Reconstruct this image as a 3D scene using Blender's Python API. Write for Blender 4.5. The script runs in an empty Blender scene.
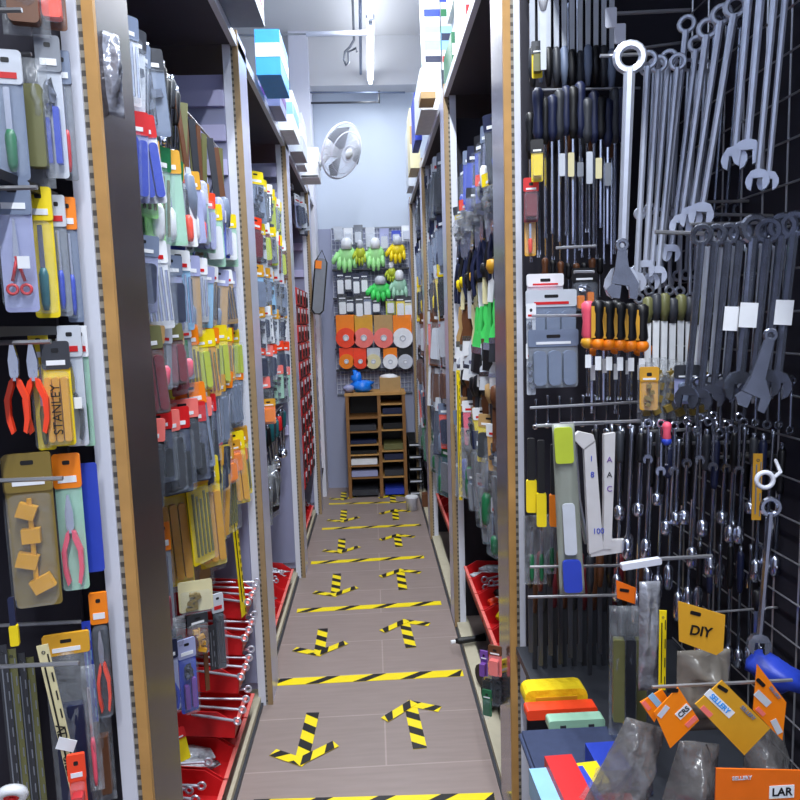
import bpy, bmesh, math, random
from mathutils import Vector, Matrix
random.seed(7)
C = bpy.context.scene
COL = C.collection
PI = math.pi
# ------------------------------------------------------------ camera, world, light, exposure
F = 680.0
CH = 1.5
def _n(v): return Vector(v).normalized()
ay = _n((371-400, 400-324, -F))
dn = Vector((575-400, 400-6200, -F)); dn = (dn - dn.dot(ay)*ay).normalized()
up = -dn
ax = ay.cross(up)
M = Matrix(((ax.x, ay.x, up.x), (ax.y, ay.y, up.y), (ax.z, ay.z, up.z)))   # world -> camera
cam = bpy.data.objects.new('camera', bpy.data.cameras.new('camera'))
COL.objects.link(cam)
cam.matrix_world = Matrix.Translation((0, 0, CH)) @ M.transposed().to_4x4()
cam.data.sensor_width = 36; cam.data.sensor_fit = 'HORIZONTAL'
cam.data.lens = 36*F/800
cam.data.clip_start = 0.02
C.camera = cam
w = bpy.data.worlds.new('world'); C.world = w; w.use_nodes = True
w.node_tree.nodes['Background'].inputs[0].default_value = (0.75, 0.82, 1.0, 1)
w.node_tree.nodes['Background'].inputs[1].default_value = 0.55
def area(loc, sx, sy, e, col=(0.9, 0.95, 1.0), rot=(0, 0, 0)):
    l = bpy.data.lights.new('tube_light', 'AREA'); l.shape = 'RECTANGLE'; l.size = sx; l.size_y = sy
    l.energy = e; l.color = col
    o = bpy.data.objects.new('tube_light', l); o.location = loc; o.rotation_euler = rot; COL.objects.link(o)
for y, e in ((-1.6, 44), (0.0, 44), (1.4, 36), (2.75, 28), (4.2, 19), (5.35, 10)):
    area((0.065, y, 3.46), 0.05, 1.15, e)
    area((0.065, y, 3.60), 0.05, 1.15, 2.2 if y > 2 else 2.0, rot=(PI, 0, 0))
C.view_settings.view_transform = 'Standard'; C.view_settings.look = 'None'
C.view_settings.exposure = 0.35; C.view_settings.gamma = 1; C.view_settings.use_curve_mapping = False

def ray(px, py):
    d = M.transposed() @ Vector(((px-400)/F, (400-py)/F, -1)); return d
def atY(px, py, Y): d = ray(px, py); return Vector((0, 0, CH)) + d*(Y/d.y)
def atX(px, py, X): d = ray(px, py); return Vector((0, 0, CH)) + d*(X/d.x)
def atZ(px, py, Z): d = ray(px, py); return Vector((0, 0, CH)) + d*((Z-CH)/d.z)
def proj(p):
    q = M @ (Vector(p)-Vector((0, 0, CH))); return 400+F*q.x/-q.z, 400-F*q.y/-q.z
def yat(px, X, Z):
    lo, hi = 0.3, 9.0
    for _ in range(40):
        m = (lo+hi)/2; x = proj((X, m, Z))[0]
        if (x > px) == (X > 0): lo = m
        else: hi = m
    return (lo+hi)/2

# ------------------------------------------------------------ materials
MATS = {}
def srgb(c):
    return tuple(((v/12.92) if v <= .04045 else ((v+.055)/1.055)**2.4) for v in c)
def mat(name, col, rough=.5, metal=0.0, alpha=1.0, var=0.0, vs=30.0, emit=0.0, bump=0.0, spec=.5):
    if name in MATS: return MATS[name]
    m = bpy.data.materials.new(name); m.use_nodes = True; nt = m.node_tree
    b = nt.nodes['Principled BSDF']; c = srgb(col)+(1,)
    b.inputs['Base Color'].default_value = c
    b.inputs['Roughness'].default_value = rough; b.inputs['Metallic'].default_value = metal
    b.inputs['Alpha'].default_value = alpha
    b.inputs['Specular IOR Level'].default_value = spec
    if emit: b.inputs['Emission Color'].default_value = c; b.inputs['Emission Strength'].default_value = emit
    if var or bump:
        tc = nt.nodes.new('ShaderNodeTexCoord'); n = nt.nodes.new('ShaderNodeTexNoise')
        n.inputs['Scale'].default_value = vs; n.inputs['Detail'].default_value = 3
        nt.links.new(tc.outputs['Object'], n.inputs['Vector'])
        if var:
            r = nt.nodes.new('ShaderNodeMix'); r.data_type = 'RGBA'
            r.inputs['A'].default_value = tuple(v*(1-var) for v in c[:3])+(1,)
            r.inputs['B'].default_value = tuple(min(1, v*(1+var)+.01*var) for v in c[:3])+(1,)
            nt.links.new(n.outputs['Fac'], r.inputs['Factor']); nt.links.new(r.outputs['Result'], b.inputs['Base Color'])
        if bump:
            bp = nt.nodes.new('ShaderNodeBump'); bp.inputs['Strength'].default_value = bump; bp.inputs['Distance'].default_value = .01
            nt.links.new(n.outputs['Fac'], bp.inputs['Height']); nt.links.new(bp.outputs['Normal'], b.inputs['Normal'])
    MATS[name] = m; return m
PAL = dict(red=(.80, .10, .12), orange=(1.0, .52, .03), redorange=(1.0, .27, .12), yellow=(.95, .84, .05), lime=(.72, .78, .20), green=(.10, .42, .26),
    brightgreen=(.30, .88, .42), palegreen=(.66, .92, .60), mint=(.62, .80, .70), blue=(.16, .26, .72), skyblue=(.20, .62, .95), lightblue=(.55, .75, .90), navy=(.10, .13, .26), purple=(.45, .28, .62),
    warmorange=(.93, .43, .06), lavender=(.62, .64, .80), pink=(.93, .35, .45), salmon=(.98, .48, .45), maroon=(.45, .12, .16), brown=(.40, .24, .14), tan=(.72, .58, .38), cream=(.88, .84, .66), brass=(.50, .42, .18),
    white=(.92, .93, .95), pale=(.78, .80, .84), grey=(.48, .50, .54), slate=(.45, .50, .60), darkgrey=(.20, .21, .24), black=(.05, .05, .07), olive=(.42, .42, .26), teal=(.10, .38, .42), gold=(.85, .62, .15))
WORD = dict(redorange='orange-red', brightgreen='bright green', palegreen='pale green', skyblue='bright blue', lightblue='light blue', darkgrey='dark grey', slate='slate grey', pale='pale grey', salmon='coral', lime='lime green', mint='mint green')
def P(c):      # plastic / card
    return mat('paint_'+c, PAL[c], .45, var=.12, vs=25)
def wd(c): return WORD.get(c, c)
SATIN = mat('satin_steel', (.78, .80, .86), .35, .6, var=.1, vs=40)
STEEL = mat('chrome_steel', (.80, .82, .88), .22, 1.0, var=.15, vs=40)
DSTEEL = mat('dark_steel', (.52, .54, .60), .27, .9, var=.3, vs=40)
CLEAR = mat('clear_plastic', (.85, .9, .97), .09, 0, .07, bump=.6, vs=60, spec=.8)
FILM = mat('bag_film', (.70, .72, .75), .14, 0, .22, bump=.9, vs=35, spec=.8)
WOOD = mat('pine_edge', (.74, .56, .32), .6, var=.25, vs=14)
WOODD = mat('brown_wood', (.55, .38, .20), .6, var=.25, vs=14)
WPAINT = mat('white_enamel', (.86, .87, .92), .4)
WIRE = mat('zinc_wire', (.72, .72, .74), .35, .8)
BLKT = mat('lettering_black', (.03, .03, .04), .6)

# ------------------------------------------------------------ mesh builder
class MB:
    def __init__(s): s.v = []; s.f = []
    def add(s, vs, fs):
        o = len(s.v); s.v += [tuple(v) for v in vs]; s.f += [tuple(i+o for i in f) for f in fs]; return s
    def box(s, c, d, rz=0.0, rx=0.0, ry=0.0):
        R = Matrix.Rotation(rz, 3, 'Z') @ Matrix.Rotation(ry, 3, 'Y') @ Matrix.Rotation(rx, 3, 'X'); c = Vector(c)
        vs = [c+R @ Vector((x*d[0]/2, y*d[1]/2, z*d[2]/2)) for x in (-1, 1) for y in (-1, 1) for z in (-1, 1)]
        return s.add(vs, [(0, 1, 3, 2), (4, 6, 7, 5), (0, 4, 5, 1), (2, 3, 7, 6), (0, 2, 6, 4), (1, 5, 7, 3)])
    def prism(s, pts, y0, y1, ax='y'):      # polygon pts (x,z) extruded along y
        n = len(pts)
        vs = [(p[0], y0, p[1]) for p in pts]+[(p[0], y1, p[1]) for p in pts]
        fs = [tuple(range(n)), tuple(range(2*n-1, n-1, -1))]+[(i, i+n, (i+1) % n+n, (i+1) % n) for i in range(n)]
        if ax == 'x': vs = [(v[1], v[0], v[2]) for v in vs]
        if ax == 'z': vs = [(v[0], v[2], v[1]) for v in vs]
        return s.add(vs, fs)
    def rbox(s, x0, x1, z0, z1, y0, y1, r):
        pts = []
        for cx, cz, a in ((x1-r, z1-r, 0), (x0+r, z1-r, 90), (x0+r, z0+r, 180), (x1-r, z0+r, 270)):
            for k in range(4): t = math.radians(a+k*30); pts.append((cx+r*math.cos(t), cz+r*math.sin(t)))
        return s.prism(pts, y0, y1)
    def tube(s, pts, rs, n=8):
        pts = [Vector(p) for p in pts]
        if not isinstance(rs, (list, tuple)): rs = [rs]*len(pts)
        vs = []; fs = []
        for i, p in enumerate(pts):
            t = (pts[min(i+1, len(pts)-1)]-pts[max(i-1, 0)]).normalized()
            a = Vector((1, 0, 0)) if abs(t.x) < .9 else Vector((0, 1, 0))
            u = t.cross(a).normalized(); q = t.cross(u)
            for k in range(n):
                th = 2*PI*k/n; vs.append(p+(u*math.cos(th)+q*math.sin(th))*rs[i])
        for i in range(len(pts)-1):
            for k in range(n): fs.append((i*n+k, i*n+(k+1) % n, (i+1)*n+(k+1) % n, (i+1)*n+k))
        fs += [tuple(range(n-1, -1, -1)), tuple((len(pts)-1)*n+k for k in range(n))]
        return s.add(vs, fs)
    def shaft(s, z0, z1, w0, w1, t, n=8):      # flattened round bar
        vs = []; fs = []
        for z, w_ in ((z0, w0), (z0*.5+z1*.5, (w0+w1)*.48), (z1, w1)):
            for k in range(n):
                a = 2*PI*(k+.5)/n; vs.append((w_*math.cos(a), t*math.sin(a), z))
        for j in range(2):
            for k in range(n): fs.append((j*n+k, j*n+(k+1) % n, (j+1)*n+(k+1) % n, (j+1)*n+k))
        fs += [tuple(range(n)), tuple(range(3*n-1, 2*n-1, -1))]
        return s.add(vs, fs)
    def ring(s, c, R, r, n=14, m=6, ax='y', a0=0, a1=360, fy=1.0):
        full = (a1-a0) >= 360; N = n if full else n+1; vs = []; fs = []
        for i in range(N):
            t = math.radians(a0+(a1-a0)*i/n)
            for k in range(m):
                p = 2*PI*k/m; q = R+r*math.cos(p); h = r*math.sin(p)*fy
                v = (q*math.cos(t), h, q*math.sin(t)) if ax == 'y' else ((h, q*math.cos(t), q*math.sin(t)) if ax == 'x' else (q*math.cos(t), q*math.sin(t), h))
                vs.append(Vector(c)+Vector(v))
        for i in range(n):
            j = (i+1) % N
            for k in range(m): fs.append((i*m+k, i*m+(k+1) % m, j*m+(k+1) % m, j*m+k))
        if not full: fs += [tuple(range(m)), tuple((N-1)*m+k for k in range(m))]
        return s.add(vs, fs)
    def blob(s, c, r, seed=0, j=.15, n=8, m=6):
        rd = random.Random(seed); vs = []; fs = []
        for i in range(m+1):
            ph = PI*i/m
            for k in range(n):
                th = 2*PI*k/n; q = 1+rd.uniform(-j, j) if 0 < i < m else 1
                vs.append((c[0]+r[0]*q*math.sin(ph)*math.cos(th), c[1]+r[1]*q*math.sin(ph)*math.sin(th), c[2]+r[2]*q*math.cos(ph)))
        for i in range(m):
            for k in range(n): fs.append((i*n+k, i*n+(k+1) % n, (i+1)*n+(k+1) % n, (i+1)*n+k))
        return s.add(vs, fs)
    def sheet(s, W, L, top, th, seed, amp, nx=10, nz=16, taper=0):   # crumpled closed pouch hanging below z=top
        rd = random.Random(seed); vs = []; fs = []; ridg = [(rd.uniform(2, 7), rd.uniform(-6, 6), rd.uniform(0, 3)) for _ in range(3)]
        for side in (0, 1):
            for j in range(nz+1):
                for i in range(nx+1):
                    u = i/nx; v = j/nz
                    e = math.sin(PI*u)*math.sin(PI*min(1, v*1.1+.02))
                    x = (u-.5)*W*(1-taper*(1-v)); y = (-1 if side == 0 else 1)*(th*e+.0008)+(rd.uniform(-amp, amp)*.5+amp*sum(1-2*abs(math.sin(kx*u+kz*v+ph)) for kx, kz, ph in ridg)*.8)*e
                    vs.append((x+rd.uniform(-amp, amp)*.4*(0 < i < nx), y, top-L*v))
        n1 = (nx+1)*(nz+1)
        for side in (0, 1):
            for j in range(nz):
                for i in range(nx):
                    a = side*n1+j*(nx+1)+i; q = (a, a+1, a+nx+2, a+nx+1); fs.append(q if side else q[::-1])
        def e(i, j): return j*(nx+1)+i
        for i in range(nx):
            for j in (0, nz): fs.append((e(i, j), e(i+1, j), e(i+1, j)+n1, e(i, j)+n1))
        for j in range(nz):
            for i in (0, nx): fs.append((e(i, j), e(i, j+1), e(i, j+1)+n1, e(i, j)+n1))
        return s.add(vs, fs)
    def mesh(s, name, m, smooth=False):
        me = bpy.data.meshes.new(name); me.from_pydata(s.v, [], s.f); me.materials.append(m)
        bm = bmesh.new(); bm.from_mesh(me); bmesh.ops.recalc_face_normals(bm, faces=bm.faces); bm.to_mesh(me); bm.free()
        if smooth:
            for p in me.polygons: p.use_smooth = True
        return me
def tmesh(txt, size, m, depth=.0006, bold=False):
    cu = bpy.data.curves.new('lettering', 'FONT'); cu.body = txt; cu.size = size; cu.extrude = depth
    cu.align_x = 'CENTER'; cu.align_y = 'CENTER'
    if bold: cu.offset = size*.02
    o = bpy.data.objects.new('t', cu); COL.objects.link(o)
    dg = bpy.context.evaluated_depsgraph_get(); me = bpy.data.meshes.new_from_object(o.evaluated_get(dg))
    bpy.data.objects.remove(o); me.materials.clear(); me.materials.append(m)
    me.transform(Matrix.Rotation(PI/2, 4, 'X'))      # text now stands in xz plane facing -y
    return me
def obj(name, me, parent=None, label=None, cat=None, group=None, kind=None, loc=None, rot=None):
    o = bpy.data.objects.new(name, me); COL.objects.link(o)
    if parent: o.parent = parent
    if label: o['label'] = label
    if cat: o['category'] = cat
    if group: o['group'] = group
    if kind: o['kind'] = kind
    if loc is not None: o.location = loc
    if rot: o.rotation_euler = rot
    return o
def struct(name, mb, m): return obj(name, mb.mesh(name, m), kind='structure')

# a spec is a list of parts: (name, mesh, label or None, [sub-specs]); one part called '' = the thing itself
PACKN = dict(handledown='tool_pack', capsules='grip_pack', bits='drill_bit_pack', hardware='fitting_pack', block='blister_pack', pliers='pliers_pack', two_strips='cutter_pack', scissors='scissors_pack')
def put(name, spec, loc, rot, label, cat, group=None, sc=None):
    if len(spec) == 1 and spec[0][0] == '':
        o = obj(name, spec[0][1], None, label, cat, group, None, loc, rot)
    else:
        o = obj(name, None, None, label, cat, group, None, loc, rot); o.empty_display_size = .02
        def rec(ps, par):
            for p in ps:
                c = obj(p[0], p[1], par, p[2] if len(p) > 2 else None)
                if len(p) > 3: rec(p[3], c)
        rec(spec, o)
    if sc: o.scale = sc
    return o

# ------------------------------------------------------------ item kinds; hang point at origin, hanging down -z, front faces -y
CACHE = {}
def cached(fn):
    def g(W, L, *a, **k):
        key = (fn.__name__, round(W, 3), round(L, 3), a, tuple(sorted(k.items())))
        if key not in CACHE: CACHE[key] = fn(round(W, 3), round(L, 3), *a, **k)
        return CACHE[key]
    return g
def plier_parts(W, L, z0, y, col, m2=None):
    h = col if not isinstance(col, str) else P(col); w_ = W*.5; out = []
    for s in (-1, 1):
        pts = [(s*.06*W, z0-.38*L), (s*.20*W, z0-.42*L), (s*.44*W, z0-.62*L), (s*.42*W, z0-.85*L), (s*.28*W, z0-L), (s*.16*W, z0-.97*L), (s*.26*W, z0-.8*L), (s*.24*W, z0-.62*L), (s*.06*W, z0-.48*L)]
        out.append(('handle', MB().prism(pts, y-.006, y+.006).mesh('handle', h)))
    j = MB().prism([(-.05*W, z0), (.05*W, z0), (.18*W, z0-.2*L), (.16*W, z0-.36*L), (.06*W, z0-.42*L), (-.06*W, z0-.42*L), (-.16*W, z0-.36*L), (-.18*W, z0-.2*L)], y-.005, y+.005)
    j.prism([(.07*W*math.cos(a*PI/4), z0-.32*L+.07*W*math.sin(a*PI/4)) for a in range(8)], y-.008, y+.008)
    out.append(('jaws', j.mesh('jaws', STEEL)))
    return out
def content(kind, W, L, col):
    """parts seen in a pack, zone from z=-.24L to z=-.94L"""
    y = -.009; z0 = -.24*L; H = .7*L
    m = P(col)
    if kind == 'pliers': return plier_parts(W*.9, H, z0, y, col)
    if kind == 'driver':
        a = MB().tube([(0, y, z0-H*.02), (0, y, z0-H*.1), (0, y, z0-H*.4), (0, y, z0-H*.46)], [W*.1, W*.17, W*.15, W*.08], 8).mesh('handle', m, True)
        b = MB().tube([(0, y, z0-H*.46), (0, y, z0-H*.97)], W*.05, 6).mesh('shaft', STEEL); return [('handle', a), ('shaft', b)]
    if kind == 'handledown':
        a = MB().tube([(0, y, z0-H*.5), (0, y, z0-H*.58), (0, y, z0-H*.92), (0, y, z0-H)], [W*.12, W*.2, W*.17, W*.1], 8).mesh('handle', m, True)
        b = MB().rbox(-W*.1, W*.1, z0-H*.52, z0, y-.002, y+.002, W*.04).mesh('blade', STEEL); return [('handle', a), ('blade', b)]
    if kind == 'bits':
        b = MB()
        for i in range(5): b.tube([((i-2)*W*.17, y, z0-H*(.02+.05*(i % 3))), ((i-2)*W*.17, y, z0-H*.95)], W*.045, 6)
        return [('drill_bits', b.mesh('drill_bits', STEEL if col == 'grey' else m))]
    if kind == 'capsules':
        r = []
        for i in (-1, 0, 1): r.append(('grip', MB().rbox((i-.42)*W*.3, (i+.42)*W*.3, z0-H, z0-H*.05, y-.008, y+.006, W*.1).mesh('grip', m)))
        return r
    if kind == 'block':
        return [('tool_body', MB().rbox(-W*.36, W*.36, z0-H*.9, z0-H*.1, y-.012, y+.006, W*.12).mesh('tool_body', m))]
    if kind == 'scissors':
        b = MB()
        for s in (-1, 1): b.ring((s*W*.2, y, z0-H*.82), W*.15, W*.05, 12)
        for s in (-1, 1): b.box((s*W*.08, y, z0-H*.58), (W*.08, .006, H*.3), ry=-s*.25)
        c = MB().prism([(-W*.02, z0), (W*.04, z0), (W*.1, z0-H*.5), (-W*.1, z0-H*.5)], y-.002, y+.002)
        return [('finger_rings', b.mesh('finger_rings', m, True)), ('blades', c.mesh('blades', STEEL))]
    if kind == 'hardware':
        b = MB(); rd = random.Random(int(W*1e4))
        for i in range(4): b.box((rd.uniform(-.2, .2)*W, y, z0-H*(.12+.24*i)), (W*rd.uniform(.2, .5), .012, H*.14), ry=rd.uniform(-.5, .5))
        b.tube([(0, y, z0), (0, y, z0-H*.9)], W*.06, 6)
        return [('fitting', b.mesh('fitting', DSTEEL if col == 'grey' else m))]
    if kind == 'two_strips':
        return [('tool_handle', MB().rbox(s*W*.2-W*.13, s*W*.2+W*.13, z0-H*(.95), z0-H*(.4-.06*s), y-.008, y+.004, W*.06).mesh('tool_handle', m)) for s in (-1, 1)] + \
               [('jaws', MB().blob((0, y, z0-H*.2), (W*.25, .008, H*.16), 3, .4).mesh('jaws', DSTEEL))]
    return []
@cached
def pack(W, L, card='white', head='orange', kind='block', col='blue', tag=False, text=None, text2=None):
    ps = []
    c = MB(); c.rbox(-W/2, W/2, -L, .012, 0, .0015, min(.006, W*.15))
    ps.append(('backing_card', c.mesh('backing_card', P(card))))
    if head:
        h = MB().rbox(-W/2-.001, W/2+.001, -L*.2, .014, -.003, .0025, min(.005, W*.12))
        sub = []
        sub.append(('slot', MB().rbox(-W*.14, W*.14, -.004, .003, -.0035, -.003, .002).mesh('slot', P('black'))))
        if text: 
            t = tmesh(text, L*.1, BLKT); t.transform(Matrix.Translation((0, -.0042, -L*.13))); sub.append(('lettering', t))
        else: sub.append(('printed_stripe', MB().box((0, -.0036, -L*.13), (W*.7, .001, L*.05)).mesh('printed_stripe', P('white' if head not in ('white', 'pale') else 'red'))))
        ps.append(('header', h.mesh('header', P(head)), None, sub))
    ps += [(n_, me) for n_, me in content(kind, W, L, col)]
    if kind and L > .07:
        b = MB().rbox(-W*.45, W*.45, -L*.965, -L*.215, -.022, -.001, min(.008, W*.2)); ps.append(('blister', b.mesh('blister', CLEAR)))
    if tag: ps.append(('price_tag', MB().box((W*.25, -.024, -L*.6), (W*.35, .001, L*.1)).mesh('price_tag', P('white'))))
    if text2:
        t = tmesh(text2, W*.5, BLKT); t.transform(Matrix.Rotation(-PI/2, 4, 'Y')); t.transform(Matrix.Translation((0, -.0235, -L*.6))); ps.append(('lettering', t))
    return ps
@cached
def plier(W, L, col='red'):
    return plier_parts(W, L, .005, 0, col)
@cached
def scissor(W, L, col='red'):
    b = MB()
    for s in (-1, 1):
        b.ring((s*W*.24, 0, -L*.85), W*.2, W*.06, 12); b.box((s*W*.1, 0, -L*.62), (W*.1, .006, L*.2), ry=-s*.3)
    c = MB().prism([(-W*.02, .004), (W*.06, 0), (W*.12, -L*.55), (-W*.12, -L*.55)], -.002, .002)
    return [('finger_rings', b.mesh('finger_rings', P(col), True)), ('blades', c.mesh('blades', STEEL))]
@cached
def driver(W, L, col='navy', shaft=None, cap=None, hf=.42):
    r = W/2
    a = MB().tube([(0, 0, .004), (0, 0, -.01*L), (0, 0, -hf*.2*L), (0, 0, -hf*.45*L), (0, 0, -hf*.8*L), (0, 0, -hf*L)], [r*.5, r, r, r*.8, r, r*.45], 8)
    ps = [('handle', a.mesh('handle', P(col), True))]
    s = MB().tube([(0, 0, -hf*L), (0, 0, -L*.96), (0, 0, -L)], [r*.28, r*.28, r*.12], 6); s.box((0, 0, -L*.985), (r*.6, r*.15, L*.03))
    ps.append(('shaft', s.mesh('shaft', P(shaft) if shaft else STEEL)))
    if cap: ps.append(('collar', MB().blob((0, 0, -hf*L), (r*1.15, r*1.15, r*1.0), 0, 0).mesh('collar', P(cap), True)))
    return ps
@cached
def chisel(W, L, col='black', cap='orange', stripe='yellow'):
    ps = list(driver(W, L, col, None, cap, .42)); r = W/2
    if stripe: ps.append(('grip_stripe', MB().box((-r*.75, -r*.5, -L*.2), (r*.6, r*.5, L*.32)).mesh('grip_stripe', P(stripe))))
    ps.append(('size_tag', MB().box((0, -r*.4, -L*.62), (r*.9, .001, L*.14)).mesh('size_tag', P('white'))))
    return ps
@cached
def spanner(W, L, dark=False, tag=False):
    t = min(.007, W*.16); m = DSTEEL if dark is True else SATIN if dark == 'satin' else STEEL
    b = MB(); R = W*.36
    b.ring((0, 0, -R*.25), R, R*.34, 16, 6, fy=.7)
    b.shaft(-R*1.1, -L+W*.85, W*.17, W*.15, t*.8)
    zc = -L+W*.5; q = []
    for k in range(13):
        a = math.radians(-58+296*k/12)   # opening downward
        q.append((W*.5*math.cos(a), zc+W*.5*math.sin(a)))
    q += [(-W*.22, zc-W*.4), (-W*.22, zc+W*.05), (-.1*W, zc+W*.16), (.1*W, zc+W*.16), (W*.22, zc+W*.05), (W*.22, zc-W*.4)]
    # split concave head into two convex-ish horns and a bridge
    b.prism([(-W*.47, zc+W*.12), (-W*.3, zc+W*.42), (0, zc+W*.52), (W*.3, zc+W*.42), (W*.47, zc+W*.12), (W*.2, zc+W*.1), (-W*.2, zc+W*.1)], -t*.8, t*.8)
    for s in (-1, 1): b.prism([(s*W*.2, zc+W*.12), (s*W*.47, zc+W*.14), (s*W*.5, zc-W*.1), (s*W*.4, zc-W*.36), (s*W*.24, zc-W*.46), (s*W*.21, zc-W*.1)], -t*.8, t*.8)
    if not tag: return [('', b.mesh('spanner', m))]
    return [('spanner_body', b.mesh('spanner_body', m)), ('price_tag', MB().box((0, -t-.001, -L*.5), (W*.55, .001, L*.14)).mesh('price_tag', P('white')))]
@cached
def ringspanner(W, L, dark=False):
    m = DSTEEL if dark is True else SATIN if dark == 'satin' else STEEL; t = min(.007, W*.2); b = MB(); R = W*.36
    b.ring((0, 0, -R*.25), R, R*.36, 14, 6, fy=.8); b.ring((0, 0, -L+R*1.1), R*.85, R*.34, 14, 6, fy=.8)
    b.shaft(-R*1.1, -L+R*1.8, W*.15, W*.13, t*.6)
    return [('', b.mesh('ring_spanner', m))]
@cached
def adjustable(W, L, grip=None):
    t = .006; m = DSTEEL; b = MB()
    b.ring((0, 0, -W*.15), W*.14, W*.07, 12, 6)
    b.prism([(-W*.12, -W*.25), (W*.12, -W*.25), (W*.2, -L+W*.9), (-W*.2, -L+W*.9)], -t/2, t/2)
    b.prism([(-W*.2, -L+W*.95), (W*.2, -L+W*.95), (W*.48, -L+W*.45), (W*.42, -L), (W*.22, -L+W*.05), (W*.2, -L+W*.4), (-W*.3, -L+W*.5)], -t, t)
    j = MB().prism([(-W*.3, -L+W*.48), (-.02*W, -L+W*.42), (-.06*W, -L+W*.05), (-W*.3, -L+W*.08), (-W*.45, -L+W*.3)], -t*.8, t*.8)
    k = MB().tube([(-W*.16, 0, -L+W*.6), (W*.04, 0, -L+W*.6)], W*.09, 10)
    ps = [('wrench_body', b.mesh('wrench_body', m)), ('moving_jaw', j.mesh('moving_jaw', m)), ('adjuster_screw', k.mesh('adjuster_screw', STEEL))]
    if grip: ps.append(('grip', MB().rbox(-W*.2, W*.2, -L*.55, -W*.4, -.008, .008, W*.08).mesh('grip', P(grip))))
    return ps
@cached
def ratchet(W, L, grip=None, dark=True):
    m = DSTEEL if dark else STEEL; r = W*.16
    b = MB().tube([(0, 0, .004), (0, 0, -L*.05), (0, 0, -L*.9)], [r*1.3, r, r], 8)
    h = MB().tube([(0, 0, -L*.84), (0, 0, -L*.87), (0, 0, -L*.97), (0, 0, -L)], [W*.25, W*.42, W*.42, W*.25], 10)
    h.tube([(0, -W*.55, -L*.92), (0, 0, -L*.92)], W*.16, 6)
    ps = [('shaft', b.mesh('shaft', m, True)), ('drive_head', h.mesh('drive_head', STEEL, True))]
    if grip: ps.append(('grip', MB().tube([(0, 0, -L*.03), (0, 0, -L*.06), (0, 0, -L*.34), (0, 0, -L*.37)], [W*.22, W*.33, W*.3, W*.2], 8).mesh('grip', P(grip), True)))
    return ps
@cached
def tfile(W, L, col='brown', blade=None, up=True):
    m = P(blade) if blade else DSTEEL
    h0, h1 = (0, .34) if up else (.62, 1.0)
    a = MB().tube([(0, 0, -h0*L), (0, 0, -(h0+.03)*L), (0, 0, -(h0+.2)*L), (0, 0, -h1*L)], [W*.2, W*.4, W*.45, W*.22], 8)
    b = MB().prism([(-W*.25, -(h1)*L if up else 0), (W*.25, -(h1)*L if up else 0), (W*.22, -L if up else -h0*L), (-W*.22, -L if up else -h0*L)], -.002, .002)
    return [('handle', a.mesh('handle', P(col), True)), ('blade', b.mesh('blade', m))]
@cached
def strip(W, L, col='yellow', kind='teeth', text=None, tag=False):
    b = MB(); b.prism([(-W/2, .008), (W/2, .008), (W/2, -L), (-W/2, -L)], 0, .0018)
    ps = [('blade_card', b.mesh('blade_card', P(col)))]
    n = max(4, int(L/.03)); q = MB()
    for i in range(n): q.box((W*.33, -.001, -L*(i+.5)/n), (W*.12, .001, L/n*.5))
    q.box((-W*.15, -.001, -L*.5), (W*.14, .0012, L*.8))
    ps.append(('printed_marks', q.mesh('printed_marks', P('black' if col in ('yellow', 'cream', 'lime', 'white') else 'lightblue' if col == 'blue' else 'grey'))))
    ps.append(('hang_hole', MB().ring((0, -.001, -.004), W*.14, W*.04, 8, 4).mesh('hang_hole', P('darkgrey'))))
    return ps
@cached
def bag(W, L, head='orange', kind='hardware', col='grey', seed=1, headh=.18, film=None, taper=0):
    b = MB().sheet(W, L*(1-headh*.6), -L*headh*.6, .012+W*(.10+.25*taper), seed, .004+W*.07*(1+taper), taper=taper)
    ps = [('pouch', b.mesh('pouch', film or FILM, True))]
    if head:
        h = MB().rbox(-W/2, W/2, -L*headh, .012, -.0035, .0035, .004)
        st = MB().box((0, -.004, -L*headh*.6), (W*.6, .001, L*headh*.3)).mesh('printed_stripe', P('white' if head != 'white' else 'red'))
        ps.append(('header', h.mesh('header', P(head)), None, [('printed_stripe', st), ('slot', MB().rbox(-W*.12, W*.12, -.003, .003, -.004, -.0034, .0015).mesh('slot', P('black')))]))
    ps += [(n_, me) for n_, me in content(kind, W*.9, L, col)]
    return ps
@cached
def disc(W, L, col='salmon', head='orange'):
    R = W/2; zc = -L+R
    pts = [(R*math.cos(2*PI*k/20), zc+R*math.sin(2*PI*k/20)) for k in range(20)]
    d = MB().prism(pts, -.012, -.002)
    c = MB().ring((0, -.012, zc), R*.25, R*.08, 12, 5)
    pts2 = [(R*.2*math.cos(2*PI*k/12), zc+R*.2*math.sin(2*PI*k/12)) for k in range(12)]
    ps = [('disc', d.mesh('disc', P(col)), None, [('centre_label', MB().prism(pts2, -.014, -.012).mesh('centre_label', P('white'))), ('hub_ring', c.mesh('hub_ring', P('pale')))])]
    ps.append(('backing_card', MB().rbox(-R*.92, R*.92, -(L-W)-W*.3, .01, 0, .002, .005).mesh('backing_card', P(head))))
    return ps
@cached
def glove(W, L, col='palegreen', cuff='white', seed=1):
    g = MB().blob((0, 0, -L*.45), (W*.45, .03, L*.24), seed, .08)
    for i in range(4): 
        x = (i-1.5)*W*.22; l = (.34, .42, .40, .3)[i]*L
        g.tube([(x*.9, 0, -L*.5), (x*1.05, -.005, -L*.5-l*.6), (x*1.1, -.01, -L*.5-l)], [W*.13, W*.12, W*.07], 7)
    g.tube([(-W*.35, 0, -L*.4), (-W*.58, -.01, -L*.58), (-W*.6, -.01, -L*.68)], [W*.14, W*.12, W*.07], 7)
    c = MB().tube([(0, 0, 0), (0, 0, -L*.08), (0, 0, -L*.3)], [W*.14, W*.24, W*.26], 10)
    return [('palm', g.mesh('palm', P(col), True)), ('cuff', c.mesh('cuff', P(cuff), True))]
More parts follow.
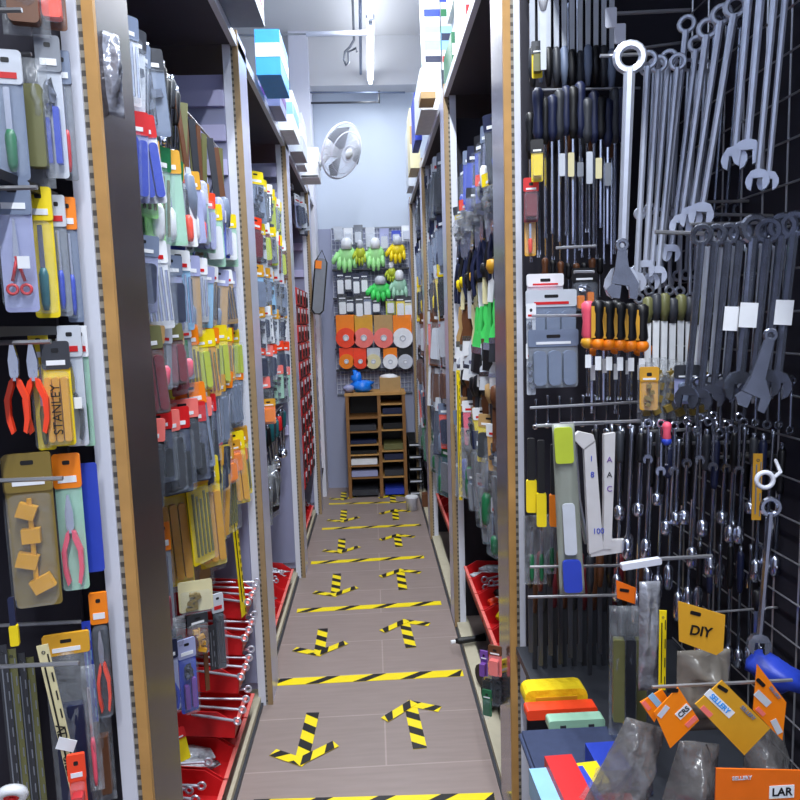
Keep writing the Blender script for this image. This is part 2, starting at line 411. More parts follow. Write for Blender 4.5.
@cached
def brush(W, L, col='brightgreen', bristle='darkgrey', n=1):
    h = MB().prism([(-W*.1, .005), (W*.1, .005), (W*.22, -L*.2), (W*.16, -L*.35), (W*.42, -L*.52), (W*.42, -L*.6), (-W*.42, -L*.6), (-W*.42, -L*.52), (-W*.16, -L*.35), (-W*.22, -L*.2)], -.006, .006)
    f = MB().box((0, 0, -L*.65), (W*.9, .016, L*.1)); b = MB().prism([(-W*.42, -L*.7), (W*.42, -L*.7), (W*.48, -L), (-W*.48, -L)], -.007, .007)
    return [('handle', h.mesh('handle', P(col))), ('ferrule', f.mesh('ferrule', STEEL)), ('bristles', b.mesh('bristles', P(bristle)))]
@cached
def tubetool(W, L, top='black', bot='yellow', body=None, frac=.45):
    r = W/2
    a = MB().rbox(-r*.7, r*.7, -L*(1-frac), .004, -r*.5, r*.5, r*.3); b = MB().rbox(-r, r, -L, -L*(1-frac), -r*.6, r*.6, r*.4)
    return [('head', a.mesh('head', P(top))), ('grip', b.mesh('grip', P(bot)))]
def cbox(W, D, H, col, band=None, text=None, lid=None, tcol=None):   # standing box, origin at base centre, front -y
    b = MB().box((0, 0, H/2), (W, D, H)); ps = [('carton', b.mesh('carton', P(col)))]
    if band: ps.append(('printed_band', MB().box((0, -D/2-.0008, H*.55), (W*.98, .0015, H*.3)).mesh('printed_band', P(band)))); 
    if band: ps.append(('side_print', MB().box((W/2+.0008, 0, H*.55), (.0015, D*.9, H*.3)).mesh('side_print', P(band))))
    if lid: ps.append(('lid', MB().box((0, 0, H+.004), (W*1.02, D*1.02, .012)).mesh('lid', P(lid))))
    if text:
        t = tmesh(text, H*.3, P(tcol) if tcol else BLKT); t.transform(Matrix.Translation((0, -D/2-.002, H*.55))); ps.append(('lettering', t))
    return ps

ORD = 'first second third fourth fifth sixth seventh eighth ninth tenth eleventh twelfth thirteenth fourteenth fifteenth sixteenth seventeenth eighteenth nineteenth twentieth'.split()+['twenty-'+x for x in 'first second third fourth fifth sixth seventh eighth ninth'.split()]
FN = dict(pack=(pack, 'tool_pack', 'tool pack'), plier=(plier, 'pliers', 'pliers'), scissor=(scissor, 'scissors', 'scissors'), driver=(driver, 'screwdriver', 'screwdriver'), chisel=(chisel, 'chisel', 'chisel'),
    spanner=(spanner, 'combination_spanner', 'spanner'), ringspanner=(ringspanner, 'ring_spanner', 'spanner'), adjustable=(adjustable, 'adjustable_wrench', 'wrench'),
    ratchet=(ratchet, 'socket_bar', 'socket bar'), tfile=(tfile, 'file', 'file'), strip=(strip, 'saw_blade_card', 'saw blade'), bag=(bag, 'parts_bag', 'bag of parts'),
    disc=(disc, 'sanding_disc_pack', 'disc pack'), glove=(glove, 'work_glove', 'glove'), brush=(brush, 'brush', 'brush'), tubetool=(tubetool, 'cutter_knife', 'knife'))
def length_for(p, py1):
    lo, hi = .01, 2.5
    for _ in range(30):
        m = (lo+hi)/2
        if proj((p.x, p.y, p.z-m))[1] < py1: lo = m
        else: hi = m
    return (lo+hi)/2
def hang(kind, /, px, y0, y1, Y, wpx, label, group=None, rz=0., tilt=0., rx=0., name=None, cat=None, **k):
    """one hanging thing whose hook point sits at depth Y"""
    fn, nm, ct = FN[kind]; p = atY(px, y0, Y)
    L = length_for(p, y1); W = wpx*Y/F
    return put(name or (PACKN.get(k.get('kind'), nm) if kind == 'pack' else nm), fn(W, L, **k), p, (rx, tilt, rz), label, cat or ct, group)
used_labels = {}
def row(kind, side, /, Xp, x0, x1, ytop, n, L, W, where, desc, cols=None, ckey='col', kws=None, group=None, layers=1, dz=0., jz=.012, rz=None, base=0., name=None, cat=None, lim=None, **k):
    """things hung along a rail parallel to the aisle; side -1 left, 1 right; first = nearest"""
    fn, nm, ct = FN[kind]
    a = x0 if side < 0 else x1      # nearest end on screen
    p0 = atX(a, ytop, Xp); z = p0.z; Ya = p0.y; Yb = yat(x1 if side < 0 else x0, Xp, z)
    if lim: Ya = max(Ya, lim[0]); p0.y = Ya; Yb = min(Yb, lim[1])
    rzb = rz if rz is not None else (.95 if side < 0 else -.95)
    cnt = 0
    for lay in range(layers):
        for i in range(n):
            t = (i+.5)/n
            Y = Ya+(Yb-Ya)*t; c = dict(k)
            if cols: cc = random.choice(cols); c[ckey] = cc; w_ = wd(cc)+' '
            else: w_ = ''
            if kws: c.update(kws[(i+lay) % len(kws)])
            X = Xp+side*(.075*lay)
            ll = round(L*random.choice((.82, .93, 1, 1.08)), 3)
            dd = random.choice((0, .004, .008))
            lay_t = ('', ', rear layer')[lay > 0]
            lab = f"{w_}{desc}, {ORD[i]} from front{lay_t}, {where}"
            put(name or (PACKN.get(c.get('kind'), nm) if kind == 'pack' else nm), fn(W, ll, **c), (X, Y, z-dd+dz*lay+random.uniform(-jz, jz)), (random.uniform(-.05, .05), random.uniform(-.10, .10), rzb+random.uniform(-.5, .4)*(-side)), lab, cat or ct, group or (desc+'s, '+where))
    return p0, z, Ya, Yb
def series(kind, /, xs, y0, y1, Y, wpx, where, desc, cols=None, ckey='col', group=None, dY=.0, rz=0., tilt=0., jy=3, jl=6, name=None, cat=None, words=True, **k):
    for i, x in enumerate(xs):
        c = dict(k)
        if cols: c[ckey] = cols[i % len(cols)]; w_ = wd(cols[i % len(cols)])+' ' if words else ''
        else: w_ = ''
        lab = f"{w_}{desc}, {ORD[i]} from left {where}"
        hang(kind, x, y0+random.uniform(-jy, jy), y1+random.uniform(-jl, jl), Y+dY*i+random.uniform(-.004, .004), wpx, lab, group or (desc+'s '+where), rz=rz+random.uniform(-.15, .15), tilt=tilt, name=name, cat=cat, **c)
def lin(a, b, n): return [a+(b-a)*i/(n-1) for i in range(n)]

# ------------------------------------------------------------ the room
YB = 6.2; ZC = 3.9; XL = -1.05; XR = .98
def floormat():
    m = bpy.data.materials.new('vinyl_plank_floor'); m.use_nodes = True; nt = m.node_tree; b = nt.nodes['Principled BSDF']
    tc = nt.nodes.new('ShaderNodeTexCoord'); mp = nt.nodes.new('ShaderNodeMapping')
    mp.inputs['Scale'].default_value = (1, 1, 1)
    br = nt.nodes.new('ShaderNodeTexBrick'); br.inputs['Scale'].default_value = 1; br.inputs['Brick Width'].default_value = 1.3; br.inputs['Row Height'].default_value = .31
    br.inputs['Mortar Size'].default_value = .003; br.inputs['Color1'].default_value = srgb((.60, .54, .52))+(1,); br.inputs['Color2'].default_value = srgb((.62, .555, .535))+(1,)
    br.inputs['Mortar'].default_value = srgb((.70, .63, .61))+(1,)
    n = nt.nodes.new('ShaderNodeTexNoise'); n.inputs['Scale'].default_value = 6
    mp2 = nt.nodes.new('ShaderNodeMapping'); mp2.inputs['Scale'].default_value = (1, 8, 1)
    mx = nt.nodes.new('ShaderNodeMix'); mx.data_type = 'RGBA'; mx.blend_type = 'MULTIPLY'; mx.inputs['Factor'].default_value = .25
    nt.links.new(tc.outputs['Object'], mp.inputs[0]); nt.links.new(mp.outputs[0], br.inputs['Vector'])
    nt.links.new(tc.outputs['Object'], mp2.inputs[0]); nt.links.new(mp2.outputs[0], n.inputs['Vector'])
    nt.links.new(br.outputs['Color'], mx.inputs['A']); nt.links.new(n.outputs['Fac'], mx.inputs['B']); nt.links.new(mx.outputs['Result'], b.inputs['Base Color'])
    b.inputs['Roughness'].default_value = .38
    return m
struct('floor', MB().box(((XL+XR)/2, 2.1, -.05), (XR-XL+.2, 8.4, .1)), floormat())
CEIL = mat('ceiling_paint', (.86, .86, .87), .9)
struct('ceiling', MB().box(((XL+XR)/2, 2.1, ZC+.05), (XR-XL+.2, 8.4, .1)), CEIL)
def wallmat(name, lo, hi, zs):
    m = bpy.data.materials.new(name); m.use_nodes = True; nt = m.node_tree; b = nt.nodes['Principled BSDF']
    g = nt.nodes.new('ShaderNodeNewGeometry'); s = nt.nodes.new('ShaderNodeSeparateXYZ'); c = nt.nodes.new('ShaderNodeMath'); c.operation = 'GREATER_THAN'; c.inputs[1].default_value = zs
    mx = nt.nodes.new('ShaderNodeMix'); mx.data_type = 'RGBA'; mx.inputs['A'].default_value = srgb(lo)+(1,); mx.inputs['B'].default_value = srgb(hi)+(1,)
    nt.links.new(g.outputs['Position'], s.inputs[0]); nt.links.new(s.outputs['Z'], c.inputs[0]); nt.links.new(c.outputs[0], mx.inputs['Factor'])
    n = nt.nodes.new('ShaderNodeTexNoise'); n.inputs['Scale'].default_value = 3; m2 = nt.nodes.new('ShaderNodeMix'); m2.data_type = 'RGBA'; m2.blend_type = 'MULTIPLY'; m2.inputs['Factor'].default_value = .12
    nt.links.new(mx.outputs['Result'], m2.inputs['A']); nt.links.new(n.outputs['Fac'], m2.inputs['B']); nt.links.new(m2.outputs['Result'], b.inputs['Base Color'])
    b.inputs['Roughness'].default_value = .8; return m
zs = atY(370, 228, YB).z
WALL = wallmat('two_tone_wall_paint', (.62, .64, .74), (.78, .82, .88), zs)
struct('wall_back', MB().box(((XL+XR)/2, YB+.05, ZC/2), (XR-XL+.2, .1, ZC)), WALL)
struct('wall_left', MB().box((XL-.05, 2.1, ZC/2), (.1, 8.4, ZC)), WALL)
struct('wall_right', MB().box((XR+.05, 2.1, ZC/2), (.1, 8.4, ZC)), WALL)
zb = atY(370, 93, YB).z
struct('ceiling_beam', MB().box(((XL+XR)/2, YB-.1, (zb+ZC)/2), (XR-XL, .2, ZC-zb)), CEIL)
cx0 = atY(289, 60, YB-.3).x; cx1 = atY(308, 60, YB-.3).x
struct('wall_column', MB().box(((cx0+cx1)/2, YB-.16, ZC/2), (cx1-cx0, .3, ZC)), mat('tube_lit_column', (.90, .90, .95), .8))  # whiter than the walls: tube light on this face put into the colour
PLINTH = mat('beige_plinth', (.74, .71, .62), .6, var=.1)
struct('baseboard_left', MB().box((-.535, 2.6, .018), (.09, 6.6, .036)), PLINTH)
struct('baseboard_right', MB().box((.40, 2.6, .018), (.06, 6.6, .036)), PLINTH)
struct('trim_left', MB().box((-.486, 2.6, .006), (.01, 6.6, .012)), P('darkgrey'))
struct('trim_right', MB().box((.366, 2.6, .006), (.01, 6.6, .012)), P('darkgrey'))

# ------------------------------------------------------------ shelving racks
PERF = None
def perfmat():
    m = bpy.data.materials.new('perforated_edge'); m.use_nodes = True; nt = m.node_tree; b = nt.nodes['Principled BSDF']
    tc = nt.nodes.new('ShaderNodeTexCoord'); s = nt.nodes.new('ShaderNodeSeparateXYZ'); a = nt.nodes.new('ShaderNodeMath'); a.operation = 'MULTIPLY'; a.inputs[1].default_value = 48
    f = nt.nodes.new('ShaderNodeMath'); f.operation = 'FRACT'; g = nt.nodes.new('ShaderNodeMath'); g.operation = 'GREATER_THAN'; g.inputs[1].default_value = .55
    mx = nt.nodes.new('ShaderNodeMix'); mx.data_type = 'RGBA'; mx.inputs['A'].default_value = srgb((.56, .53, .48))+(1,); mx.inputs['B'].default_value = srgb((.30, .28, .26))+(1,)
    nt.links.new(tc.outputs['Object'], s.inputs[0]); nt.links.new(s.outputs['Z'], a.inputs[0]); nt.links.new(a.outputs[0], f.inputs[0]); nt.links.new(f.outputs[0], g.inputs[0]); nt.links.new(g.outputs[0], mx.inputs['Factor']); nt.links.new(mx.outputs['Result'], b.inputs['Base Color'])
    b.inputs['Roughness'].default_value = .5; return m
PERF = perfmat()
GLOSS = mat('brushed_laminate', (.60, .57, .60), .16, .85, var=.2, vs=8)
DGLOSS = mat('dark_laminate', (.27, .23, .23), .22, .25, var=.25, vs=8)
LGLOSS = mat('reflected_wall_laminate', (.80, .80, .90), .3, .1, var=.1, vs=8)  # same glossy panel, with the wall's reflection painted in as a pale base colour
WOODM = mat('muted_pine_edge', (.62, .52, .38), .6, var=.25, vs=14)  # greyer, less saturated pine for uprights beyond the first on each side
DARKP = mat('dark_backboard', (.13, .12, .17), .7, var=.2, vs=5)
LAV = mat('lavender_board', (.72, .71, .86), .6)
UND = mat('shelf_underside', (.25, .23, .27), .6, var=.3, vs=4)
RACK = {}
ZT = 2.52
def rack(key, side, xf, y0, y1, label, first=False, back=.46, light=True):
    xb = xf+side*back
    r = obj('shelving_rack', None, None, label, 'shelving rack', None, None, ((xf+xb)/2, (y0+y1)/2, 0)); r.empty_display_size = .05
    off = Vector(r.location)
    def part(n, mb, m, lab=None):
        mb.v = [tuple(Vector(v)-off) for v in mb.v]; return obj(n, mb.mesh(n, m), r, lab)
    RACK[key] = (r, part)
    s = side
    if not first:
        h = ZT+.04
        def bx(a, b, ya, yb, z0=0, z1=h): return MB().box((xf+s*(a+b)/2, (ya+yb)/2, (z0+z1)/2), (abs(b-a), yb-ya, z1-z0))
        part('wood_strip', bx(0, .019, y0-.004, y0+.008), WOOD if key in ('L1', 'R1') else WOODM)
        part('perforated_edge', bx(.019, .027, y0-.002, y0+.03), PERF)
        part('steel_angle', bx(.027, .055, y0-.006, y0+.03), WPAINT)
        part('side_panel', bx(.002, .016, y0+.009, y0+.18), DGLOSS if key == 'L1' else GLOSS if key == 'R1' else LGLOSS)
        part('divider_panel', bx(.04, back, y0+.032, y0+.05, .05, ZT-.1), DARKP if not light else LAV)
    part('back_panel', MB().box((xb, (y0+y1)/2, ZT/2), (.02, y1-y0, ZT)), DARKP)
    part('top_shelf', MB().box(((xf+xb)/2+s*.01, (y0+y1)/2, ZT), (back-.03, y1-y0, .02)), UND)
    part('shelf_edge', MB().box((xf+s*.012, (y0+y1)/2+.01, ZT), (.02, y1-y0-.02, .035)), WPAINT)
    return part
LP = [1.22, 2.59, 3.96, 5.33]; RP = [1.81, 3.18, 4.55, 5.92]
rack('L0', -1, -.444, -.2, 1.215, 'left shelving rack nearest the camera, at the photo edge', True)
names = ['second left shelving rack, after the large foreground wooden upright', 'third left shelving rack, with pale slatted divider boards', 'fourth left shelving rack holding a column of red cases', 'last left shelving rack ending at the back wall corner']
for i in range(4): rack('L%d' % (i+1), -1, -.444, LP[i], (LP+[6.1])[i+1]-.005, names[i], light=(i > 0), back=.46 if i < 3 else .3)
rack('R0', 1, .36, .1, 1.80, 'right foreground rack covered in hanging spanners and sockets', True)
names = ['second right rack, behind the tall pine-edged upright', 'third right rack in the narrow gap along the aisle', 'fourth right rack far down the aisle', 'last right rack beside the back wall pegboard']
for i in range(4): rack('R%d' % (i+1), 1, .36, RP[i], (RP+[6.15])[i+1]-.005, names[i], light=False, back=.46 if i < 3 else .3)
def pt(key, n, mb, m, lab=None): return RACK[key][1](n, mb, m, lab)
# pale slats on the end dividers of the 2nd and 3rd left racks
for k, ye, zz in (('L1', 2.57, (2.32, 2.2, 2.08)), ('L2', 3.94, (2.36, 2.22, 2.08, 1.94, 1.8, 1.6, .9)), ('L3', 5.30, (2.3, 2.1, 1.9))):
    for z in zz: pt(k, 'slat', MB().box((-.68, ye, z), (.36, .02, .055)), LAV)
for k in ('L1', 'L2', 'L3'):
    ye = dict(L1=2.575, L2=3.945, L3=5.315)[k]
    pt(k, 'end_board', MB().box((-.69, ye+.006, 1.2), (.38, .008, 2.2)), mat('lavender_grey', (.55, .56, .68), .6))
# low shelves
for k, a, b in (('R1', 2.0, 3.15), ('R2', 3.38, 4.5), ('R3', 4.75, 5.9)):
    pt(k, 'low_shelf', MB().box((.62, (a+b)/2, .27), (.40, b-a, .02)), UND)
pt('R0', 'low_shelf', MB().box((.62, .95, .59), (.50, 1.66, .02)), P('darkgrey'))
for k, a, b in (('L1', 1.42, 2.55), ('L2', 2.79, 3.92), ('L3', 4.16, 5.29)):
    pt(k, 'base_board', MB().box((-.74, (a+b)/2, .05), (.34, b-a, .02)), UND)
# divider panel at the far end of the right foreground rack and its wire grid
pt('R0', 'end_board', MB().box((.62, 1.785, 1.4), (.44, .012, 2.2)), DARKP)
g = MB()
for i in range(16): g.tube([(.80, .5+i*.08, .6), (.80, .5+i*.08, 2.45)], .0022, 4)
for j in range(24): g.tube([(.797, .45, .62+j*.08), (.797, 1.75, .62+j*.08)], .0022, 4)
pt('R0', 'wire_grid', g, WIRE)
# ------------------------------------------------------------ floor tape
TY = mat('tape_yellow', (.97, .87, .05), .4); TB = mat('tape_black', (.08, .08, .09), .4)
def tape_parts(p, q, wd_, z=.001, pitch=.15, slant=1.3, ph=0., duty=.42, parent=None, nm='yellow_band'):
    p = Vector(p); q = Vector(q); d = (q-p); L = d.length; d.normalize(); n = Vector((-d.y, d.x, 0))
    b = MB(); mid = (p+q)/2; b.box((mid.x, mid.y, z), (L, wd_, .001), rz=math.atan2(d.y, d.x))
    k = MB(); s = -wd_*slant+ph
    while s < L:
        a0 = s; a1 = s+pitch*duty; poly = []
        for (a, t) in ((a0, 0), (a1, 0), (a1+wd_*slant, 1), (a0+wd_*slant, 1)):
            a = min(max(a, 0), L); poly.append(p+d*a+n*(wd_*(t-.5)))
        if (poly[0]-poly[1]).length > .004 or (poly[2]-poly[3]).length > .004:
            vs = [(v.x, v.y, z+.0006) for v in poly]+[(v.x, v.y, z+.0012) for v in poly]
            k.add(vs, [(0, 1, 2, 3), (7, 6, 5, 4), (0, 4, 5, 1), (1, 5, 6, 2), (2, 6, 7, 3), (3, 7, 4, 0)])
        s += pitch
    return [(nm, b.mesh(nm, TY)), ('black_stripes', k.mesh('black_stripes', TB))]
ylines = [(252, 806, 495, 799), (268, 683, 463, 673), (297, 611, 441, 603), (311, 563, 424, 557), (322, 529, 421, 525), (329, 504, 408, 502)]
wh = ['nearest, at the bottom photo edge', 'just beyond the two largest tape arrows', 'second beyond the largest arrows, near the red bins', 'fourth from the camera across the aisle', 'fifth from the camera across the aisle', 'farthest, close to the wooden drawer cabinet']
for i, (a, b, c, d) in enumerate(ylines):
    p = atZ(a, b, 0); q = atZ(c, d, 0); p.z = q.z = 0
    if i == 0: p.x = max(p.x, -.478)
    p.x = max(p.x, -.48); q.x = min(q.x, .355)
    w_ = (.055, .055, .05, .05, .045, .04)[i]
    put('floor_tape', tape_parts(p, q, w_, pitch=.20, slant=1.6, ph=.04*i, duty=.27), (0, 0, 0), (0, 0, 0), 'yellow and black striped floor tape line, '+wh[i], 'floor tape', 'striped tape lines across the floor')
dwn = [(313, 713, 301, 764), (323, 629, 319, 655), (337, 574, 335, 596), (342, 539, 341, 553), (344, 510, 343, 522), (344, 492, 343, 500)]
upr = [(420, 749, 410, 703), (411, 648, 404, 621), (403, 590, 400, 570), (399, 547, 397, 535), (396, 520, 395, 510), (393, 503, 393, 495)]
for j, (lst, dr) in enumerate(((dwn, 'down'), (upr, 'up'))):
    for i, (a, b, c, d) in enumerate(lst):
        p = atZ(a, b, 0); q = atZ(c, d, 0); p.z = q.z = 0; dv = (q-p).normalized(); L = (q-p).length; n = Vector((-dv.y, dv.x, 0)); w_ = .05
        ps = tape_parts(p, q-dv*.01, w_, .0012, .1, .7, .0, .45, nm='shaft')
        for s in (-1, 1):
            e = q-dv*(.085+.02*s)+n*s*(.12 if i else .11)
            ps += tape_parts(e, q+n*(-s)*.015, w_*.8, .0024+.0013*(s > 0), .1, .9, .02, .42, nm='barb')
        put('tape_arrow', ps, (0, 0, 0), (0, 0, 0), f"{'left' if j == 0 else 'right'} lane floor arrow of striped tape pointing {'towards' if j == 0 else 'away from'} the camera, {ORD[i]} from the camera", 'floor arrow', 'striped tape arrows on the floor')

# ------------------------------------------------------------ ceiling: tube lights, conduits, hook, fan
EM = mat('lit_tube', (.97, .98, 1.0), .4, emit=8.0)
def tube_fixture(yc, label, L=1.18, x=0.0, z=3.5):
    b = MB().box((0, 0, .035), (.055, L, .05)); b.box((0, 0, .065), (.03, L*.98, .015))
    e = MB().tube([(-.0, -L/2+.03, -.005), (-.0, L/2-.03, -.005)], .016, 10)
    c = MB()
    for s in (-1, 1): c.box((0, s*(L/2-.015), .0), (.03, .028, .05))
    r = [('housing', b.mesh('housing', WPAINT)), ('tube', e.mesh('tube', EM, True)), ('end_caps', c.mesh('end_caps', P('pale')))]
    h = MB()
    for s in (-1, 1): h.tube([(0, s*L*.35, .07), (0, s*L*.35, ZC-z)], .004, 5)
    r.append(('hanger_rods', h.mesh('hanger_rods', WIRE)))
    return put('tube_light', r, (x, yc, z), (0, 0, 0), label, 'ceiling light', 'fluorescent tubes in line above the aisle')
yt = [5.35, 4.12, 2.75, 1.4]
lb = ['lit white fluorescent tube, farther of the two above the aisle', 'lit white fluorescent tube, nearer one cut by the top edge', 'lit fluorescent tube above the middle of the aisle, out of frame', 'lit fluorescent tube above the foreground, out of frame']
q = atY(371, 60, 5.0)
for y, l in zip(yt[:2], lb): tube_fixture(y, l, x=.065)
def wireobj(name, pts, r, m, label, cat, n=6):
    return obj(name, MB().tube(pts, r, n).mesh(name, m, True), None, label, cat)
yy = 4.75
wireobj('conduit', [atY(306, 34, yy), atY(369, 33, yy)], .018, WPAINT, 'bright white conduit crossing under the ceiling to the tube light', 'conduit')
wireobj('cable', [(XL, yy, atY(262, 35, yy).z), atY(306, 34, yy)], .006, P('grey'), 'thin grey cable continuing left from the white conduit', 'cable')
yy = YB-.22
wireobj('cable_trunking', [atY(308, 92.5, yy), atY(405, 92.5, yy)], .008, P('slate'), 'thin grey trunking along the lower edge of the ceiling beam', 'trunking')
wireobj('drop_cable', [atY(311, 103, yy), atY(376, 102, yy), atY(379, 103, yy), atY(379, 91, yy)], .009, P('darkgrey'), 'dark cable bending down beside the end of the tube light', 'cable')
yy = 5.2
pts = [atY(354, 40, yy), atY(350, 47, yy), atY(345, 52, yy), atY(344, 60, yy), atY(346, 65, yy), atY(349, 62, yy), atY(348, 52, yy), atY(356, 48, yy), atY(357, 52, yy)]
wireobj('hanging_cable_loop', [Vector((pts[0].x, yy, ZC))]+pts, .010, P('grey'), 'grey cable loop dangling from the ceiling above the fan', 'cable')
pts = [atY(361, 0, 4.2), atY(361, 80, 5.9)]
wireobj('conduit', [Vector((p.x, p.y, 3.56)) for p in pts], .012, P('slate'), 'grey conduit running beside the fluorescent tubes along the ceiling', 'conduit')

def fan():
    R = .188
    fd = atY(341, 151, 4.9)
    cage = MB(); cage.ring((0, -.07, 0), R*.3, .004, 24, 5); cage.ring((0, -.05, 0), R*.75, .003, 28, 4); cage.ring((0, -.005, 0), R, .007, 36, 6); cage.ring((0, .03, 0), R*.8, .003, 28, 4)
    for k in range(64):
        a = 2*PI*k/64; c_, s_ = math.cos(a), math.sin(a)
        cage.tube([(R*.12*c_, -.075, R*.12*s_), (R*.6*c_, -.065, R*.6*s_), (R*.93*c_, -.03, R*.93*s_), (R*c_, 0, R*s_)], .0016, 4)
        if k % 2 == 0: cage.tube([(R*c_, 0, R*s_), (R*.85*c_, .03, R*.85*s_), (R*.25*c_, .06, R*.25*s_)], .0015, 4)
    bl = MB()
    for k in range(3):
        a = 2*PI*k/3
        vs = []
        for (rr, da, yo) in ((.03, -.5, -.01), (.17, -.55, -.025), (.185, 0, 0), (.17, .5, .02), (.03, .6, .01)):
            vs.append((rr*math.cos(a+da), yo-.02, rr*math.sin(a+da)))
        vs += [(v[0], v[1]+.003, v[2]) for v in vs]
        bl.add(vs, [(0, 1, 2, 3, 4), (9, 8, 7, 6, 5)]+[(i, (i+1) % 5, (i+1) % 5+5, i+5) for i in range(5)])
    hub = MB().tube([(0, -.082, 0), (0, -.078, 0), (0, -.07, 0)], [.01, .034, .036], 16)
    mot = MB().tube([(0, .03, 0), (0, .05, 0), (0, .12, 0), (0, .14, 0)], [.05, .065, .06, .03], 16)
    r = obj('wall_fan', None, None, 'white caged oscillating fan turned towards the right, below the tube light', 'fan', None, None, fd, (0, 0, 0))
    g = mat('fan_cage_plastic', (.88, .89, .90), .4)
    parts = [('cage', cage, WPAINT), ('blades', bl, mat('fan_blade', (.55, .57, .60), .35)), ('hub_cap', hub, g), ('motor_housing', mot, g)]
    R3 = Vector((0, -1, 0)).rotation_difference(Vector((.72, -.56, -.42))).to_matrix()
    for n_, mb, m_ in parts:
        mb.v = [tuple(R3 @ Vector(v)) for v in mb.v]; obj(n_, mb.mesh(n_, m_, n_ in ('hub_cap', 'motor_housing')), r)
    a0 = R3 @ Vector((0, .1, 0)); xe = -.52-fd.x
    arm = MB().tube([a0, (a0.x-.03, a0.y+.02, a0.z-.06), (xe*.6, .1, -.12), (xe, .15, -.14)], [.022, .02, .018, .02], 8)
    obj('mount_arm', arm.mesh('mount_arm', g, True), r)
    # bracket plate on the upright top
    obj('wall_bracket', MB().box((xe-.02, .15, -.14), (.03, .10, .16)).mesh('wall_bracket', g), r)
    pl = MB().tube([(xe-.02, .15, -.14), (xe-.02, .15, ZT-fd.z+.03)], .012, 8)
    obj('support_post', pl.mesh('support_post', g), r)
fan()

# ------------------------------------------------------------ boxes on top of the racks
ztop = ZT+.0115
def topbox(px0, px1, pyt, X, Y, D, col, label, lid=None, band=None, name='stock_box', zb_=None, pyb=None, text=None, tcol=None, rz=0.):
    """box standing on a rack top; px range at depth Y"""
    a = atY(px0, pyt, Y); b = atY(px1, pyt, Y); z0 = ztop if zb_ is None else zb_
    H = max(.03, (a.z+b.z)/2-z0)
    put(name, cbox(abs(b.x-a.x), D, H, col, band, text, lid, tcol), ((a.x+b.x)/2, Y+D/2, z0), (0, 0, rz), label, 'box', 'stock boxes on top of the racks')
    return z0+H
# left, near to far
topbox(208, 247, -60, 0, 2.2, .3, 'slate', 'blue-grey carton on the left rack top, cut by the top edge', band='pink')
wireobj('pine_batten', [Vector((-.50, 2.59, ZT+.03)), Vector((-.50, 2.59, 3.3))], .014, WOOD, 'thin pine batten rising from the second left upright to the ceiling side', 'batten', 4)
topbox(254, 279, 29, 0, 2.95, .3, 'skyblue', 'bright blue product box with white lower half, left rack top', band='white')
topbox(258, 279, 78, 0, 3.35, .25, 'lavender', 'lavender box behind the bright blue box', band='purple')
topbox(276, 292, 90, 0, 3.75, .3, 'white', 'white carton with blue logo patch on the left rack top', band='lightblue')
topbox(284, 301, 112, 0, 4.2, .3, 'pale', 'white and blue printed carton behind the blue-logo carton', band='white')
topbox(290, 303, 128, 0, 4.55, .2, 'white', 'slim white carton with a pink stripe further back', band='pink')
zz = ztop
for i, t in enumerate((177, 162, 147)):
    a = atY(300, t, 4.85); b = atY(318, t, 4.85)
    put('white_carton', cbox(b.x-a.x, .25, a.z-zz-.002, 'white', None, None, None), ((a.x+b.x)/2, 4.98, zz), (0, 0, 0), f"white flat carton stacked beside the fan, {('bottom', 'middle', 'topmost')[i]} of three", 'box', 'white cartons stacked beside the fan')
    obj
    zz = a.z
# right, near to far
cols = [('white', 'blue'), ('mint', 'white'), ('pale', 'red'), ('white', 'navy'), ('green', 'white'), ('white', 'redorange')]
zb2 = ztop
for j in range(3):
    for i in range(3):
        Y = 2.25+i*.34; c, b_ = cols[(i*2+j) % 6]
        put('stock_box', cbox(.22+.02*((i+j) % 3), .3, .15, c, b_), (.50+.01*((i*j) % 3), Y+.15, ztop+j*.152), (0, 0, 0), f"{wd(c)} printed carton with {wd(b_)} band, right rack top, {('bottom', 'middle', 'top')[j]} row, {ORD[i]} from front", 'box', 'printed cartons piled on the right rack top')
zc_ = topbox(420, 441, 68, 0, 3.45, .45, 'white', 'large plain white carton on the right rack top', None)
pc_ = [('pale', 'navy'), ('white', 'red'), ('mint', 'white'), ('lightblue', 'navy'), ('white', 'blue'), ('pale', 'green'), ('white', 'darkgrey'), ('blue', 'white')]
for j in range(4):
    z2 = zc_
    for i in range(2):
        c, b_ = pc_[(j*2+i) % 8]
        z2 = topbox(425+i*17-j*.8, 441+i*19-j*.8, 50-j*24, 0, 3.48, .22, c, f"small {wd(c)} printed box with {wd(b_)} band, {('lowest', 'second', 'third', 'top')[j]} layer, {('aisle', 'wall')[i]} side, on the white carton", band=b_, zb_=zc_+.001)
    zc_ = z2
topbox(421, 436, 104, 0, 3.28, .14, 'tan', 'small tan carton in front of the large white carton')
topbox(414, 421, 92, 0, 4.0, .3, 'blue', 'narrow blue box behind the large white carton')
topbox(409, 419, 108, 0, 4.7, .3, 'cream', 'cream wrapped roll box near the far right rack top', band='tan')
topbox(407, 415, 125, 0, 5.3, .3, 'pale', 'pale grey carton at the far end of the right rack top')

